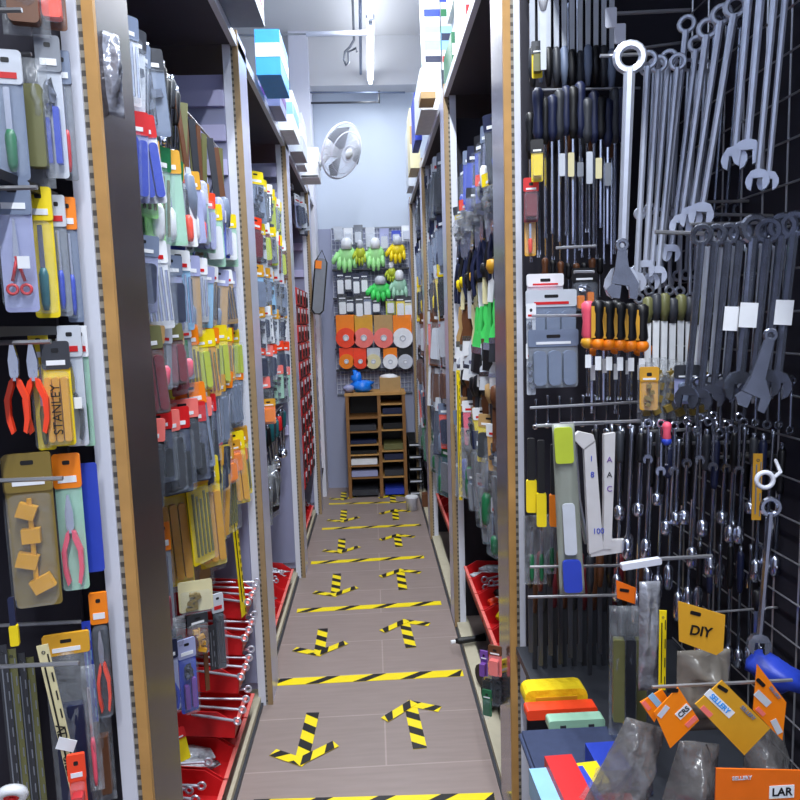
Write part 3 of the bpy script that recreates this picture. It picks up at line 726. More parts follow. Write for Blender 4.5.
# ------------------------------------------------------------ back wall pegboard and goods
Yp = YB-.02
def backboard():
    a = atY(331, 229, Yp); b = atY(412, 392, Yp)
    r = obj('pegboard', None, None, 'white wire pegboard on the back wall above the drawer cabinet', 'pegboard', None, None, (a.x/2+b.x/2, Yp, a.z/2+b.z/2))
    o = Vector(r.location)
    g = MB()
    n = 20
    for i in range(n+1): x = a.x+(b.x-a.x)*i/n; g.tube([(x-o.x, 0, a.z-o.z), (x-o.x, 0, b.z-o.z)], .003, 4)
    for j in range(33): z = a.z+(b.z-a.z)*j/32; g.tube([(a.x-o.x, 0, z-o.z), (b.x-o.x, 0, z-o.z)], .003, 4)
    obj('wire_grid', g.mesh('wire_grid', WPAINT), r)
    fr = MB()
    for z in (a.z, b.z): fr.box((0, 0, z-o.z), (b.x-a.x, .012, .014))
    obj('frame', fr.mesh('frame', P('grey')), r)
    for y in (316, 348, 369, 298, 270):
        z = atY(371, y, Yp).z-o.z
        obj('shelf_rail', MB().box((0, -.06, z), (b.x-a.x, .11, .012)).mesh('shelf_rail', P('darkgrey')), r)
backboard()
Yg = YB-.12
for i, (x, y0, y1, w_, c, l) in enumerate([(346, 238, 276, 22, 'palegreen', 'pale green glove, leftmost on the back wall pegboard'), (360, 240, 268, 12, 'lime', 'lime green glove beside the leftmost pale glove'), (375, 238, 274, 20, 'palegreen', 'pale green glove at the centre of the pegboard top row'), (397, 236, 266, 18, 'yellow', 'bright yellow glove at the right of the pegboard'), (391, 262, 284, 10, 'lime', 'small yellow-green glove under the bright yellow glove'), (380, 276, 304, 22, 'brightgreen', 'bright green glove in the second pegboard row'), (399, 270, 304, 18, 'mint', 'mint and white glove at the right of the second row')]):
    hang('glove', x, y0, y1, Yg-.02*(i % 2), w_, l, 'gloves on the back wall pegboard', col=c, cuff='white' if i % 2 == 0 else 'pale', seed=i)
series('pack', (338, 348, 358, 370, 384, 396, 406), 229, 246, Yg+.03, 9, 'along the pegboard top', 'small clear pack', ['pale', 'white', 'grey', 'pale', 'lavender', 'blue', 'white'], 'card', head=None, kind='block', col='pale')
series('pack', (340, 348, 356, 364), 274, 297, Yg, 8, 'in the dark pegboard row', 'pack with a white label', ['navy', 'darkgrey'], 'card', head='navy', kind='block', col='white')
series('pack', (342, 350, 359, 367, 376, 390, 400, 408), 297, 316, Yg-.02, 9, 'in the pegboard row above the discs', 'pack', ['darkgrey', 'navy', 'darkgrey', 'slate', 'navy', 'lime', 'yellow', 'cream'], 'card', head='darkgrey', kind='block', col='white')
for i, (x, c, h) in enumerate([(345, 'redorange', 'orange'), (363, 'salmon', 'gold'), (383, 'salmon', 'tan'), (402, 'white', 'orange')]):
    hang('disc', x, 316, 348, Yg-.04, 20, f"{wd(c)} sanding disc pack, {ORD[i]} from left in the upper disc row", 'sanding discs in the upper row', col=c, head=h)
for i, (x, c, h) in enumerate([(346, 'orange', 'redorange'), (360, 'redorange', 'redorange'), (373, 'cream', 'pale'), (390, 'white', 'orange'), (405, 'pale', 'black')]):
    hang('disc', x, 349, 369, Yg-.04, 15, f"{wd(c)} sanding disc pack, {ORD[i]} from left in the lower disc row", 'sanding discs in the lower row', col=c, head=h)

def drawer_cabinet():
    Y = YB-.42; a = atY(345, 394, Y); b = atY(405, 394, Y); W = b.x-a.x; H = a.z; cx = (a.x+b.x)/2
    r = obj('shelf_cabinet', None, None, 'open brown wooden shelf cabinet with two columns against the back wall', 'cabinet', None, None, (cx, Y+.17, 0))
    m = WOODD; t = .028
    for i, x in enumerate((-W/2+t/2, .03, W/2-t/2)): obj('side_board', MB().box((x, 0, H/2), (t, .34, H)).mesh('side_board', m), r)
    obj('top_board', MB().box((0, 0, H-.01), (W+.01, .35, .022)).mesh('top_board', WOOD), r)
    obj('back_board', MB().box((0, .16, H/2), (W, .012, H)).mesh('back_board', P('black')), r)
    for col, (x0, x1, ys) in enumerate(((-W/2, .03, (418, 432, 445, 455, 466, 478)), (.03, W/2, (405, 416, 431, 452, 462, 478)))):
        for y in ys:
            z = atY(375, y, Y).z
            obj('shelf', MB().box(((x0+x1)/2, 0, z), (x1-x0-t, .32, .012)).mesh('shelf', WOOD if col or y in (445, 455) else m), r)
    cs = ['darkgrey', 'navy', 'black', 'white', 'lavender', 'darkgrey', 'navy', 'black', 'olive', 'navy', 'darkgrey', 'blue']
    k = 0
    for col, (x0, x1, ys) in enumerate(((-W/2, .03, (432, 445, 455, 466, 478, 488)), (.03, W/2, (416, 431, 452, 462, 478, 487)))):
        for y in ys:
            z = atY(375, y, Y).z+.004 if y < 487 else .012; c = cs[k]; k += 1
            h = .05 if y not in (445, 455) else .028
            put('sheet_stack', [('', MB().rbox(-(x1-x0)/2+.03, (x1-x0)/2-.03, 0, h, -.14, .12, .006).mesh('sheet_stack', P(c)))], (cx+(x0+x1)/2, Y+.16, z+.007), (0, 0, 0), f"{wd(c)} stack of sheets in the {('left', 'right')[col]} column of the wooden cabinet, {ORD[(k-1) % 6]} shelf down", 'sandpaper stack', 'sheet stacks in the wooden shelf cabinet')
    # things on top
    p = atY(362, 392, Y+.1)
    b_ = MB().blob((0, 0, .05), (.11, .08, .05), 5, .25); b_.blob((-.04, 0, .11), (.05, .04, .06), 6, .3); b_.tube([(-.04, 0, .1), (-.06, 0, .19), (-.03, .01, .17)], [.03, .018, .01], 6)
    put('carrier_bag', [('', b_.mesh('carrier_bag', mat('blue_film', (.10, .50, .95), .35), True))], (p.x, Y+.12, H+.004), (0, 0, 0), 'crumpled bright blue plastic bag on top of the wooden cabinet', 'bag')
    p = atY(350, 392, Y)
    put('cloth_bundle', [('', MB().blob((0, 0, .035), (.05, .04, .035), 9, .2).mesh('cloth_bundle', P('lavender'), True))], (p.x-.01, Y+.06, H+.004), (0, 0, 0), 'small lavender bundle left of the blue plastic bag', 'bundle')
    a = atY(380, 392, Y); b2 = atY(401, 392, Y)
    put('cardboard_box', [('carton', MB().box((0, 0, .06), (b2.x-a.x, .2, .12)).mesh('carton', P('tan'))), ('white_contents', MB().blob((0, 0, .12), (.08, .08, .028), 3, .2).mesh('white_contents', P('white'), True))], ((a.x+b2.x)/2, Y+.14, H+.002), (0, 0, 0), 'tan cardboard box with white contents on the wooden cabinet', 'box')
    # black stacked trays to the right
    a = atY(407, 488, Y); b3 = atY(418, 488, Y)
    for i in range(5):
        t = MB().box((0, 0, .004), (.12, .3, .008)); 
        for s in (-1, 1): t.box((s*.057, 0, .045), (.006, .3, .08))
        t.box((0, .147, .045), (.12, .006, .08)); t.box((0, -.147, .02), (.12, .006, .035))
        put('stacking_tray', [('tray', t.mesh('tray', P('black'))), ('label_strip', MB().box((0, -.151, .02), (.1, .001, .014)).mesh('label_strip', P('pale')))], (.345, Y+.16, .002+i*.107), (0, 0, 0), f"black stacking tray right of the wooden cabinet, {ORD[i]} from the floor", 'tray', 'black trays stacked beside the wooden cabinet')
drawer_cabinet()
# pail and brown pot at the far right of the aisle
p = atZ(412, 510, 0)
pl = MB().tube([(0, 0, .002), (0, 0, .1), (0, 0, .105), (0, 0, .108)], [.04, .05, .054, .054], 16)
put('white_pail', [('body', pl.mesh('body', WPAINT, True)), ('lid', MB().tube([(0, 0, .108), (0, 0, .116)], .05, 16).mesh('lid', P('white')))], (min(p.x, .31), p.y, 0), (0, 0, 0), 'small white pail on the floor by the right racks far back', 'pail')
p = atZ(424, 510, 0)
put('brown_box', cbox(.07, .09, .1, 'brown'), (.395, p.y, .037), (0, 0, 0), 'small brown box beside the white pail', 'box')
# grey padded pouch hanging on the last left upright
p = atY(322, 266, 5.35)
b = MB().rbox(-.045, .045, -.42, 0, -.02, .02, .03)
pe = MB(); pe.tube([(-.045, -.021, -.03), (-.045, -.021, -.39), (-.02, -.021, -.42), (.02, -.021, -.42), (.045, -.021, -.39), (.045, -.021, -.03), (0, -.021, .06), (-.045, -.021, -.03)], .006, 5)
put('tool_pouch', [('body', b.mesh('body', P('grey'))), ('black_piping', pe.mesh('black_piping', P('black'))), ('orange_tag', MB().box((-.02, -.024, -.05), (.05, .003, .06)).mesh('orange_tag', P('orange')))], (p.x, 5.28, p.z+.05), (0, .12, .2), 'grey pouch with black piping and orange tag hanging on the last left upright', 'pouch')

# ------------------------------------------------------------ left foreground bay (L0)
def rail(key, side, X, z, ya, yb, r=.004, m=None):
    pt(key, 'hang_rail', MB().tube([(X, ya, z), (X, yb, z)], r, 5), m or WIRE)
G0 = 'packs in the left foreground rack'
def L0(kind, /, x, y0, y1, w_, Y, label, **k):
    hang(kind, x, y0, y1, Y, w_, label, G0, rz=k.pop('rz', .25), **k)
pt('L0', 'end_board', MB().box((-.72, 1.205, 1.3), (.36, .01, 2.3)), DARKP)
for y in (194, 331):
    p = atY(40, y, 1.15); pt('L0', 'shelf_plank', MB().box((-.69, .95, p.z), (.36, .46, .014)), P('black' if y != 606 else 'darkgrey'))
L0('pack', 5, 60, 180, 26, 1.05, 'clear pack with green-handled tool at the left photo edge', card='slate', head='pale', kind='handledown', col='green')
L0('bag', 30, 42, 188, 24, 1.12, 'tall olive-brown bag pack in the top left row', head=None, kind='block', col='olive', seed=4)
L0('pack', 47, 45, 178, 20, 1.14, 'clear pack holding red and blue knife beside the first left upright', card='pale', head='grey', kind='two_strips', col='blue')
L0('pack', 62, 60, 180, 12, 1.17, 'narrow grey pack with red tip next to the first left upright', card='grey', head='slate', kind='handledown', col='red')
L0('bag', 22, -30, 36, 40, 1.12, 'dark brown bag hanging at the top left corner', head='brown', kind='block', col='brown', seed=6)
L0('pack', 50, -30, 30, 22, 1.15, 'orange and brown pack at the top left, beside the upright', card='brown', head='orange', kind='block', col='redorange')
L0('pack', 12, 190, 312, 30, 1.05, 'grey card pack with red round-handled scissors', card='lavender', head='slate', kind='scissors', col='red', tag=True)
L0('pack', 38, 196, 318, 22, 1.12, 'tall yellow card pack with a green saw in the second left row', card='yellow', head='yellow', kind='handledown', col='teal')
L0('pack', 56, 204, 316, 14, 1.15, 'clear pack with a blue handle in the second left row', card='grey', head='pale', kind='handledown', col='blue')
L0('pack', 67, 206, 322, 14, 1.17, 'blue handled tool pack with orange header by the upright', card='slate', head='orange', kind='handledown', col='blue')
L0('plier', 12, 345, 437, 24, 1.04, 'orange and black handled pliers, leftmost of the pair', col='redorange')
L0('plier', 31, 345, 437, 26, 1.07, 'orange and black handled pliers, right one of the pair', col='redorange')
L0('pack', 38, 340, 450, 16, 1.10, 'yellow card pack half hidden behind the lettered yellow pack', card='yellow', head='yellow', kind='handledown', col='olive')
L0('pack', 55, 350, 446, 24, 1.10, 'yellow card pack with vertical black lettering', card='yellow', head='darkgrey', kind='capsules', col='gold', text2='STANLEY')
L0('pack', 69, 334, 446, 20, 1.14, 'clear pack with black and green handled snips', card='pale', head='pale', kind='pliers', col='darkgrey', tag=True)
L0('pack', 81, 334, 446, 10, 1.17, 'green tinted pack touching the first left upright', card='mint', head='white', kind='handledown', col='green')
L0('pack', 27, 462, 606, 42, 1.06, 'large brass coloured hardware pack with four gold fittings', card='brass', head='brass', kind='hardware', col='gold')
L0('pack', 13, 465, 600, 20, 1.10, 'gold brown pack behind the large brass hardware pack', card='brass', head='brass', kind='hardware', col='gold')
L0('pack', 66, 462, 590, 24, 1.12, 'clear pack with two red handled pliers', card='mint', head='orange', kind='pliers', col='pink')
L0('pack', 86, 470, 572, 20, 1.16, 'plain dark blue card pack by the upright', card='blue', head=None, kind=None)
L0('strip', 43, 650, 815, 11, 1.04, 'cream saw blade strip with black lettering', col='cream', rz=.15, tilt=-.12)
for tx, py, sc in (('ADE', 738, .022), ('SILE', 775, .022)):
    pass
t1 = tmesh('ADE   SILE', .020, BLKT); t1.transform(Matrix.Rotation(PI/2, 4, 'Y'))
so = [o for o in COL.objects if o.get('label') == 'cream saw blade strip with black lettering'][0]
t1.transform(Matrix.Translation((0, -.004, -.17))); obj('lettering', t1, so)
tg = MB().box((.004, -.006, -.16), (.028, .001, .02), ry=.5); obj('price_tag', tg.mesh('price_tag', P('white')), so)
L0('bag', 66, 640, 830, 44, 1.10, 'clear bag with dark navy tool and orange tag', head='gold', kind='block', col='navy', seed=9, headh=.07)
L0('bag', 86, 650, 790, 14, 1.07, 'translucent bag with long red bar, lower left', head=None, kind='handledown', col='pink', seed=11)
L0('strip', 86, 626, 722, 8, 1.15, 'thin ribbed blue strip by the lower upright', col='blue')
L0('pack', 98, 600, 715, 16, 1.16, 'black pack with red handled snips near the first upright', card='black', head='orange', kind='pliers', col='redorange')
L0('bag', 101, 700, 800, 16, 1.18, 'brown paper pack at the foot of the first left upright', head=None, kind='block', col='brown', seed=12)
L0('pack', 76, 762, 850, 16, 1.02, 'shiny red pack at the bottom edge, lower left', card='redorange', head='redorange', kind='block', col='red')
for i, x in enumerate((2, 11, 20, 29)):
    L0('strip', x, 650+4*i, 830, 9, 1.09+.012*i, f"dark olive metal strip, {ORD[i]} from the left photo edge", col=('darkgrey', 'olive', 'darkgrey', 'olive')[i])
L0('tubetool', 11, 600, 645, 8, 1.0, 'dark knife with a small yellow grip at the left edge', top='navy', bot='yellow')
p = atY(12, 795, 1.0)
put('tape_roll', [('roll', MB().ring((0, 0, 0), .016, .008, 20, 6).mesh('roll', P('white'), True)), ('red_core', MB().ring((0, -.001, 0), .008, .006, 14, 5).mesh('red_core', P('red'), True))], (p.x, p.y, p.z), (0.5, 0, .2), 'white and red round roll at the bottom left corner', 'roll')
for y in (45, 205, 345, 470, 640):
    for i in range(2):
        p = atY(35, y, 1.1); pt('L0', 'hang_rail', MB().tube([(-.46-.06*i, 1.0+.15*i, p.z+.006), (-.9, 1.0+.15*i, p.z+.006)], .0035, 5), WIRE)
# ------------------------------------------------------------ second left bay (L1)
LIM = dict(L1=(1.44, 2.53), L2=(2.80, 3.90), L3=(4.16, 5.27), R1=(2.02, 3.13), R2=(3.39, 4.50), R3=(4.76, 5.87))
def lrow(key, kind, /, x0, x1, y, n, L, W, where, desc, X=-.50, railon=True, **k):
    side = -1 if key[0] == 'L' else 1
    k['lim'] = LIM.get(key); p0, z, Ya, Yb = row(kind, side, X, x0, x1, y, n, L, W, where, desc, **k)
    if railon: rail(key, side, X+side*.012, z+.006, Ya-.02, Yb+.02)
    return z
w1 = 'in the second left bay'
lrow('L1', 'pack', 118, 150, 20, 4, .17, .07, 'top row, second left bay', 'header pack', cols=['cream', 'pale', 'slate', 'white'], ckey='card', kws=[dict(head='slate', kind='bits', col='grey'), dict(head='darkgrey', kind='hardware', col='grey')], layers=2)
lrow('L1', 'ratchet', 143, 178, 42, 7, .27, .035, 'upper row, second left bay', 'black and chrome tool', cols=['black', 'darkgrey'], ckey='grip', layers=2)
lrow('L1', 'tfile', 172, 222, 92, 8, .32, .045, 'high, second left bay', 'chisel with dark sleeve', cols=['lavender', 'slate'], kws=[dict(blade='brown', up=False), dict(blade='olive', up=False), dict(blade='darkgrey', up=False)], layers=2, dz=.06)
lrow('L1', 'pack', 118, 140, 108, 3, .19, .075, 'red row, second left bay', 'red topped blister pack', cols=['white', 'lavender', 'pale'], ckey='card', kws=[dict(head='red', kind='capsules', col='blue')])
lrow('L1', 'pack', 136, 172, 132, 5, .22, .08, 'mint row, second left bay', 'printed pack', cols=['mint', 'palegreen', 'cream'], ckey='card', kws=[dict(head='green', kind='bits', col='olive'), dict(head='gold', kind='handledown', col='white')], layers=2)
lrow('L1', 'pack', 168, 205, 160, 5, .20, .06, 'below sleeved chisels, second left bay', 'slim pack', cols=['white', 'grey', 'lavender'], ckey='card', kws=[dict(head='gold', kind='handledown', col='white'), dict(head='pale', kind='handledown', col='redorange')], layers=2)
lrow('L1', 'pack', 194, 236, 192, 6, .17, .07, 'row by the third left upright', 'blister pack', cols=['lavender', 'blue', 'tan', 'mint'], ckey='card', kws=[dict(head='pale', kind='handledown', col='blue'), dict(head='redorange', kind='capsules', col='lavender'), dict(head='yellow', kind='block', col='white')], layers=2)
lrow('L1', 'pack', 124, 172, 238, 5, .19, .08, 'white row, near half', 'blister pack', cols=['white', 'lightblue', 'lavender'], ckey='card', kws=[dict(head='pale', kind='handledown', col='blue'), dict(head='slate', kind='block', col='navy'), dict(head='white', kind='bits', col='grey')], layers=2)
lrow('L1', 'pack', 172, 238, 256, 8, .21, .075, 'white row, far half', 'long card pack', cols=['lavender', 'pale', 'lightblue', 'tan'], ckey='card', kws=[dict(head='white', kind='bits', col='grey'), dict(head='lavender', kind='blade' and 'handledown', col='slate')], layers=2)
lrow('L1', 'pack', 138, 184, 330, 6, .17, .075, 'maroon row, second left bay', 'maroon and brown pack', kws=[dict(card='brown', head='olive', kind='capsules', col='maroon'), dict(card='maroon', head='tan', kind='bits', col='maroon'), dict(card='grey', head='pale', kind='handledown', col='pink')], layers=2)
lrow('L1', 'pack', 182, 240, 333, 8, .19, .07, 'upper yellow row, second left bay', 'yellow card pack', kws=[dict(card='yellow', head='orange', kind='bits', col='olive'), dict(card='yellow', head='yellow', kind='capsules', col='lime'), dict(card='gold', head='yellow', kind='bits', col='grey')], layers=2)
lrow('L1', 'pack', 184, 240, 386, 7, .21, .08, 'row under upper yellow packs', 'clear grey pack', kws=[dict(card='slate', head='orange', kind='bits', col='grey'), dict(card='grey', head='gold', kind='capsules', col='slate')], layers=2)
lrow('L1', 'pack', 139, 205, 424, 8, .19, .085, 'red topped row, second left bay', 'black and red card pack', kws=[dict(card='black', head='salmon', kind='capsules', col='darkgrey'), dict(card='navy', head='red', kind='two_strips', col='black')], layers=2)
lrow('L1', 'pack', 196, 222, 446, 4, .17, .08, 'far half of the red topped row', 'small black blister', kws=[dict(card='black', head='pink', kind='capsules', col='navy'), dict(card='darkgrey', head='pale', kind='block', col='black')])
lrow('L1', 'pack', 222, 243, 452, 3, .10, .06, 'by the third left upright at mid height', 'small orange clip pack', kws=[dict(card='orange', head='gold', kind='block', col='orange')])
lrow('L1', 'pack', 190, 244, 470, 7, .30, .08, 'lower yellow row, second left bay', 'long yellow card pack', kws=[dict(card='yellow', head='gold', kind='bits', col='olive'), dict(card='yellow', head='yellow', kind='capsules', col='gold')], layers=2)
lrow('L1', 'strip', 226, 232, 470, 1, .55, .035, 'reaching down to the red bins', 'very long yellow strip', col='yellow')
lrow('L1', 'bag', 146, 190, 478, 5, .42, .14, 'low, second left bay', 'large olive-brown pouch', kws=[dict(kind='block', col='olive', seed=3), dict(kind='hardware', col='brown', seed=5), dict(kind='block', col='darkgrey', seed=8)], head=None, X=-.62)
lrow('L1', 'bag', 186, 226, 520, 4, .30, .10, 'hanging below the yellow packs', 'clear cream sleeve', kws=[dict(kind='block', col='tan', seed=4), dict(kind='handledown', col='olive', seed=7)], head=None, X=-.60)
w = 'packs hanging low in the second left bay'
def L1(kind, /, x, y0, y1, w_, Y, label, **k): hang(kind, x, y0, y1, Y, w_, label, w, rz=k.pop('rz', .6), **k)
hang('bag', 107, 22, 116, 1.27, 22, 'crumpled silver bag hanging in front of the dark side panel', None, rz=.9, head=None, kind=None, seed=21, film=mat('silvery_film', (.60, .61, .66), .15, .3, .92, var=.5, vs=30, bump=.9))
L1('pack', 152, 505, 600, 18, 1.62, 'orange headed pack with long red tool, low in the second bay', card='darkgrey', head='orange', kind='handledown', col='red')
L1('pack', 163, 528, 640, 12, 1.66, 'narrow grey pack behind the orange headed red tool', card='grey', head='orange', kind='handledown', col='maroon')
L1('pack', 195, 585, 611, 34, 1.75, 'cream hardware card with brass hinge, low second bay', card='cream', head=None, kind='hardware', col='brass', rz=.3)
L1('bag', 172, 612, 668, 26, 1.66, 'crumpled grey bag with red printing, low second bay', head=None, kind='hardware', col='grey', seed=2)
L1('bag', 197, 618, 655, 22, 1.75, 'brown and gold hardware bag beside the crumpled grey one', head='darkgrey', kind='hardware', col='gold', seed=7)
L1('pack', 168, 646, 712, 18, 1.60, 'blue handled pliers pack, low in the second left bay', card='lavender', head='navy', kind='pliers', col='blue')
L1('pack', 186, 644, 712, 18, 1.66, 'second blue handled pack beside the pliers pack', card='blue', head='lavender', kind='two_strips', col='purple')
L1('tfile', 204, 630, 690, 10, 1.8, 'brown handled file hanging over the red bins', col='brown', blade='brown')
L1('pack', 217, 598, 668, 12, 1.95, 'black and white card pack hanging before the red bins', card='black', head='pale', kind='bits', col='grey')
L1('strip', 211, 628, 670, 6, 1.9, 'dark metal strip between the brown file and the bins', col='darkgrey')

# ------------------------------------------------------------ red bins
def bin_parts(W, D, H, col='red'):      # W along y, D along x
    t = .004
    b = MB().box((0, 0, t/2), (D, W, t)); b.box((-D/2+t/2, 0, H/2), (t, W, H)); b.box((D/2-t/2, 0, H*.3), (t, W, H*.6))
    for s in (-1, 1): b.prism([(-D/2, 0), (D/2, 0), (D/2, H*.6), (D*.3, H), (-D/2, H)], s*(W/2)-(t if s > 0 else 0), s*(W/2)+(0 if s > 0 else t))
    lip = MB().box((D/2+.004, 0, H*.6), (.012, W, .008))
    return [('bin_body', b.mesh('bin_body', P(col))), ('front_lip', lip.mesh('front_lip', mat('pale_red', (.90, .45, .42), .5)))]
def bins(key, side, X, z, ys, wy, D, H, where, grp, fill, col='red', tilt=.12):
    for i, y in enumerate(ys):
        k = 'bin'+key
        if k not in CACHE: CACHE[k] = bin_parts(wy, D, H, col)
        put('parts_bin', CACHE[k], (X, y, z), (0, tilt if side < 0 else -tilt, 0 if side < 0 else PI), f"{col} open parts bin, {ORD[i]} from the near end, {where}", 'bin', grp)
        rd = random.Random(i*7+len(key))
        kind = fill[i % len(fill)]
        for j in range(4 if kind != 'bag' else 2):
            yy = y-wy*.36+wy*.72*(j+.5)/(4 if kind != 'bag' else 2); xx = X+rd.uniform(-.02, .02)
            L = D*rd.uniform(.75, .95); zb_ = z+.012+H*.25+.006*j
            if kind == 'spanner':
                me = [('', ringspanner(.034, round(L, 2), dark='satin')[0][1])]; nm, ds, ct = 'ring_spanner', 'white-steel spanner', 'spanner'
                rot = (PI/2*0, PI/2+side*.16, rd.uniform(-.3, .3)); lx = xx-L/2*(1 if side < 0 else .6); zb_ += .03
                put(nm, me, (lx, yy, zb_+(.03 if side < 0 else -.02)+.01), (0, -PI/2+side*-.14, rd.uniform(-.25, .25)), f"{ds} lying in the {ORD[i]} bin, {ORD[j]} across, {where}", ct, 'spanners lying in bins '+where)
            elif kind == 'bag':
                b = MB().blob((0, 0, 0), (D*.36, wy*.2, .022), i*3+j, .35, 10, 6)
                if ('fb', i % 3, j) not in CACHE: CACHE[('fb', i % 3, j)] = b.mesh('bag', mat('pale_film', (.82, .84, .88), .15, var=.35, vs=60, bump=.8), True)
                put('small_bag', [('', CACHE[('fb', i % 3, j)])], (xx, yy, zb_+.015), (0, .1, rd.uniform(-.2, .2)), f"clear bag of small parts, {ORD[i]} bin, {ORD[j]} across, {where}", 'bag', 'clear bags lying in bins '+where)
            else:
                cc = rd.choice(('redorange', 'white', 'green', 'black', 'yellow') if kind == 'mix' else ('black', 'white', 'darkgrey'))
                if ('fx', cc) not in CACHE: 
                    b = MB().tube([(-.05, 0, 0), (-.02, 0, 0), (.0, 0, 0), (.05, 0, 0)], [.014, .018, .01, .008], 8); CACHE[('fx', cc)] = b.mesh('fitting', P(cc), True)
                put('small_fitting', [('', CACHE[('fx', cc)])], (xx+rd.uniform(-.05, .05), yy, zb_+.012), (0, .1, rd.uniform(-1.3, 1.3)), f"{wd(cc)} small fitting, {ORD[i]} bin, {ORD[j]} across, {where}", 'fitting', 'small fittings in bins '+where)
bins('L1', -1, -.655, .085, [1.56+.165*i for i in range(6)], .155, .30, .085, 'foot of the second left rack', 'red bins along the foot of the left racks', ['spanner', 'bag', 'spanner', 'bag', 'spanner', 'spanner'])
bins('L2', -1, -.655, .085, [2.88+.165*i for i in range(6)], .155, .30, .085, 'foot of the third left rack', 'red bins along the foot of the left racks', ['bag', 'spanner', 'bag'])
bins('L3', -1, -.655, .085, [4.25+.165*i for i in range(6)], .155, .30, .085, 'foot of the fourth left rack', 'red bins along the foot of the left racks', ['bag', 'spanner'])
for j, (yb_, zb_) in enumerate(((2.16, .20), (2.25, .30), (2.34, .39), (2.43, .48))):
    put('parts_bin', CACHE['binL1'], (-.635, yb_, zb_), (0, .1, 0), f"red parts bin in the stepped stack by the third left upright, {('lowest', 'second', 'third', 'topmost')[j]}", 'bin', 'red bins stepped up by the third left upright')
    for k in range(4):
        put('ring_spanner', [('', ringspanner(.034, .30, dark='satin')[0][1])], (-.75, yb_-.05+.03*k, zb_+.085), (0, -PI/2+.10, .12*(k-1.5)), f"bright steel spanner in the {('lowest', 'second', 'third', 'topmost')[j]} stepped bin, {ORD[k]} across", 'spanner', 'spanners in the stepped red bins')
    pt('L1', 'bin_support', MB().box((-.74, yb_, zb_/2+.02), (.10, .06, zb_-.05)), DARKP)
p = atY(180, 745, 1.75)
put('yellow_pack', pack(.05, .07, card='yellow', head='red', kind=None), (p.x-.01, p.y, p.z+.03), (-.5, 0, .7), 'small yellow and red pack leaning on the nearest red bin', 'pack')

# ------------------------------------------------------------ third left bay (L2)
w2 = 'third left bay'
lrow('L2', 'pack', 253, 282, 172, 9, .20, .09, 'top row, third left bay', 'pack', cols=['darkgrey', 'olive', 'slate', 'lime'], ckey='card', kws=[dict(head='yellow', kind='hardware', col='grey'), dict(head='white', kind='bits', col='grey')], layers=2)
lrow('L2', 'pack', 253, 283, 218, 9, .20, .09, 'second row, third left bay', 'pack', cols=['brown', 'pale', 'grey', 'maroon'], ckey='card', kws=[dict(head='redorange', kind='block', col='maroon'), dict(head='yellow', kind='hardware', col='grey'), dict(head='white', kind='block', col='lime')], layers=2)
lrow('L2', 'pack', 254, 284, 265, 9, .20, .09, 'third row, third left bay', 'pack', cols=['slate', 'white', 'grey', 'lightblue'], ckey='card', kws=[dict(head='gold', kind='block', col='slate'), dict(head='pale', kind='hardware', col='grey')], layers=2)
lrow('L2', 'pack', 255, 284, 308, 9, .18, .09, 'fourth row, third left bay', 'pack', cols=['pale', 'darkgrey', 'slate', 'white'], ckey='card', kws=[dict(head='gold', kind='hardware', col='grey'), dict(head='white', kind='block', col='navy')], layers=2)
lrow('L2', 'pack', 256, 284, 348, 7, .17, .10, 'orange-red topped row, third left bay', 'dark pack', cols=['navy', 'black', 'pale'], ckey='card', kws=[dict(head='redorange', kind='block', col='navy'), dict(head='salmon', kind='hardware', col='grey')], layers=2)
lrow('L2', 'pack', 257, 284, 378, 6, .17, .09, 'row over the orange plastic pieces', 'grey pack', cols=['grey', 'mint', 'darkgrey'], ckey='card', kws=[dict(head='salmon', kind='hardware', col='grey')])
hang('pack', 268, 402, 424, 3.0, 14, 'vivid orange plastic piece hanging in the third left bay', 'orange plastic pieces', rz=.3, card='orange', head='gold', kind='block', col='orange')
lrow('L2', 'ratchet', 258, 284, 432, 9, .28, .05, 'lower row, third left bay', 'dark tool', cols=['black', 'darkgrey', 'teal', 'red'], ckey='grip', layers=2)
lrow('L2', 'bag', 258, 274, 470, 5, .26, .12, 'dark lowest row, third left bay', 'dark round pouch', kws=[dict(kind='block', col='black', seed=3), dict(kind='block', col='darkgrey', seed=5)], head=None)
# ------------------------------------------------------------ red cases (L3, L4)
def redcases(Xc, ya, yb, n, z0, rows_, where):
    for j in range(rows_):
        for i in range(n):
            c = ('red', 'maroon')[(i+j) % 2]
            key = ('rc', c)
            if key not in CACHE:
                CACHE[key] = [('case', MB().rbox(-.1, .1, 0, .12, -.09, .09, .012).mesh('case', P(c))), ('clasp', MB().box((.102, 0, .09), (.006, .04, .03)).mesh('clasp', P('pale'))), ('handle', MB().ring((.10, 0, .045), .028, .005, 10, 5, 'x').mesh('handle', P('black')))]
            put('tool_case', CACHE[key], (Xc, ya+(yb-ya)*(i+.5)/n, z0+j*.1225), (0, 0, 0), f"{wd(c)} plastic case, {ORD[j]} from the bottom, {ORD[i]} from near end, {where}", 'tool case', 'red cases stacked in the far left racks')
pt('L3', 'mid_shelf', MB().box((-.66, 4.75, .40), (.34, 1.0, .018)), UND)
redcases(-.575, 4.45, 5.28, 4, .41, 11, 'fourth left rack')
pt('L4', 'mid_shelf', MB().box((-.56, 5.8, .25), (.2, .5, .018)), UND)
redcases(-.575, 5.52, 5.92, 2, .26, 12, 'last left rack')
lrow('L3', 'pack', 296, 308, 196, 6, .22, .10, 'top row of the fourth left bay', 'pack', cols=['navy', 'pale', 'lavender'], ckey='card', kws=[dict(head='white', kind='block', col='navy')], X=-.49)

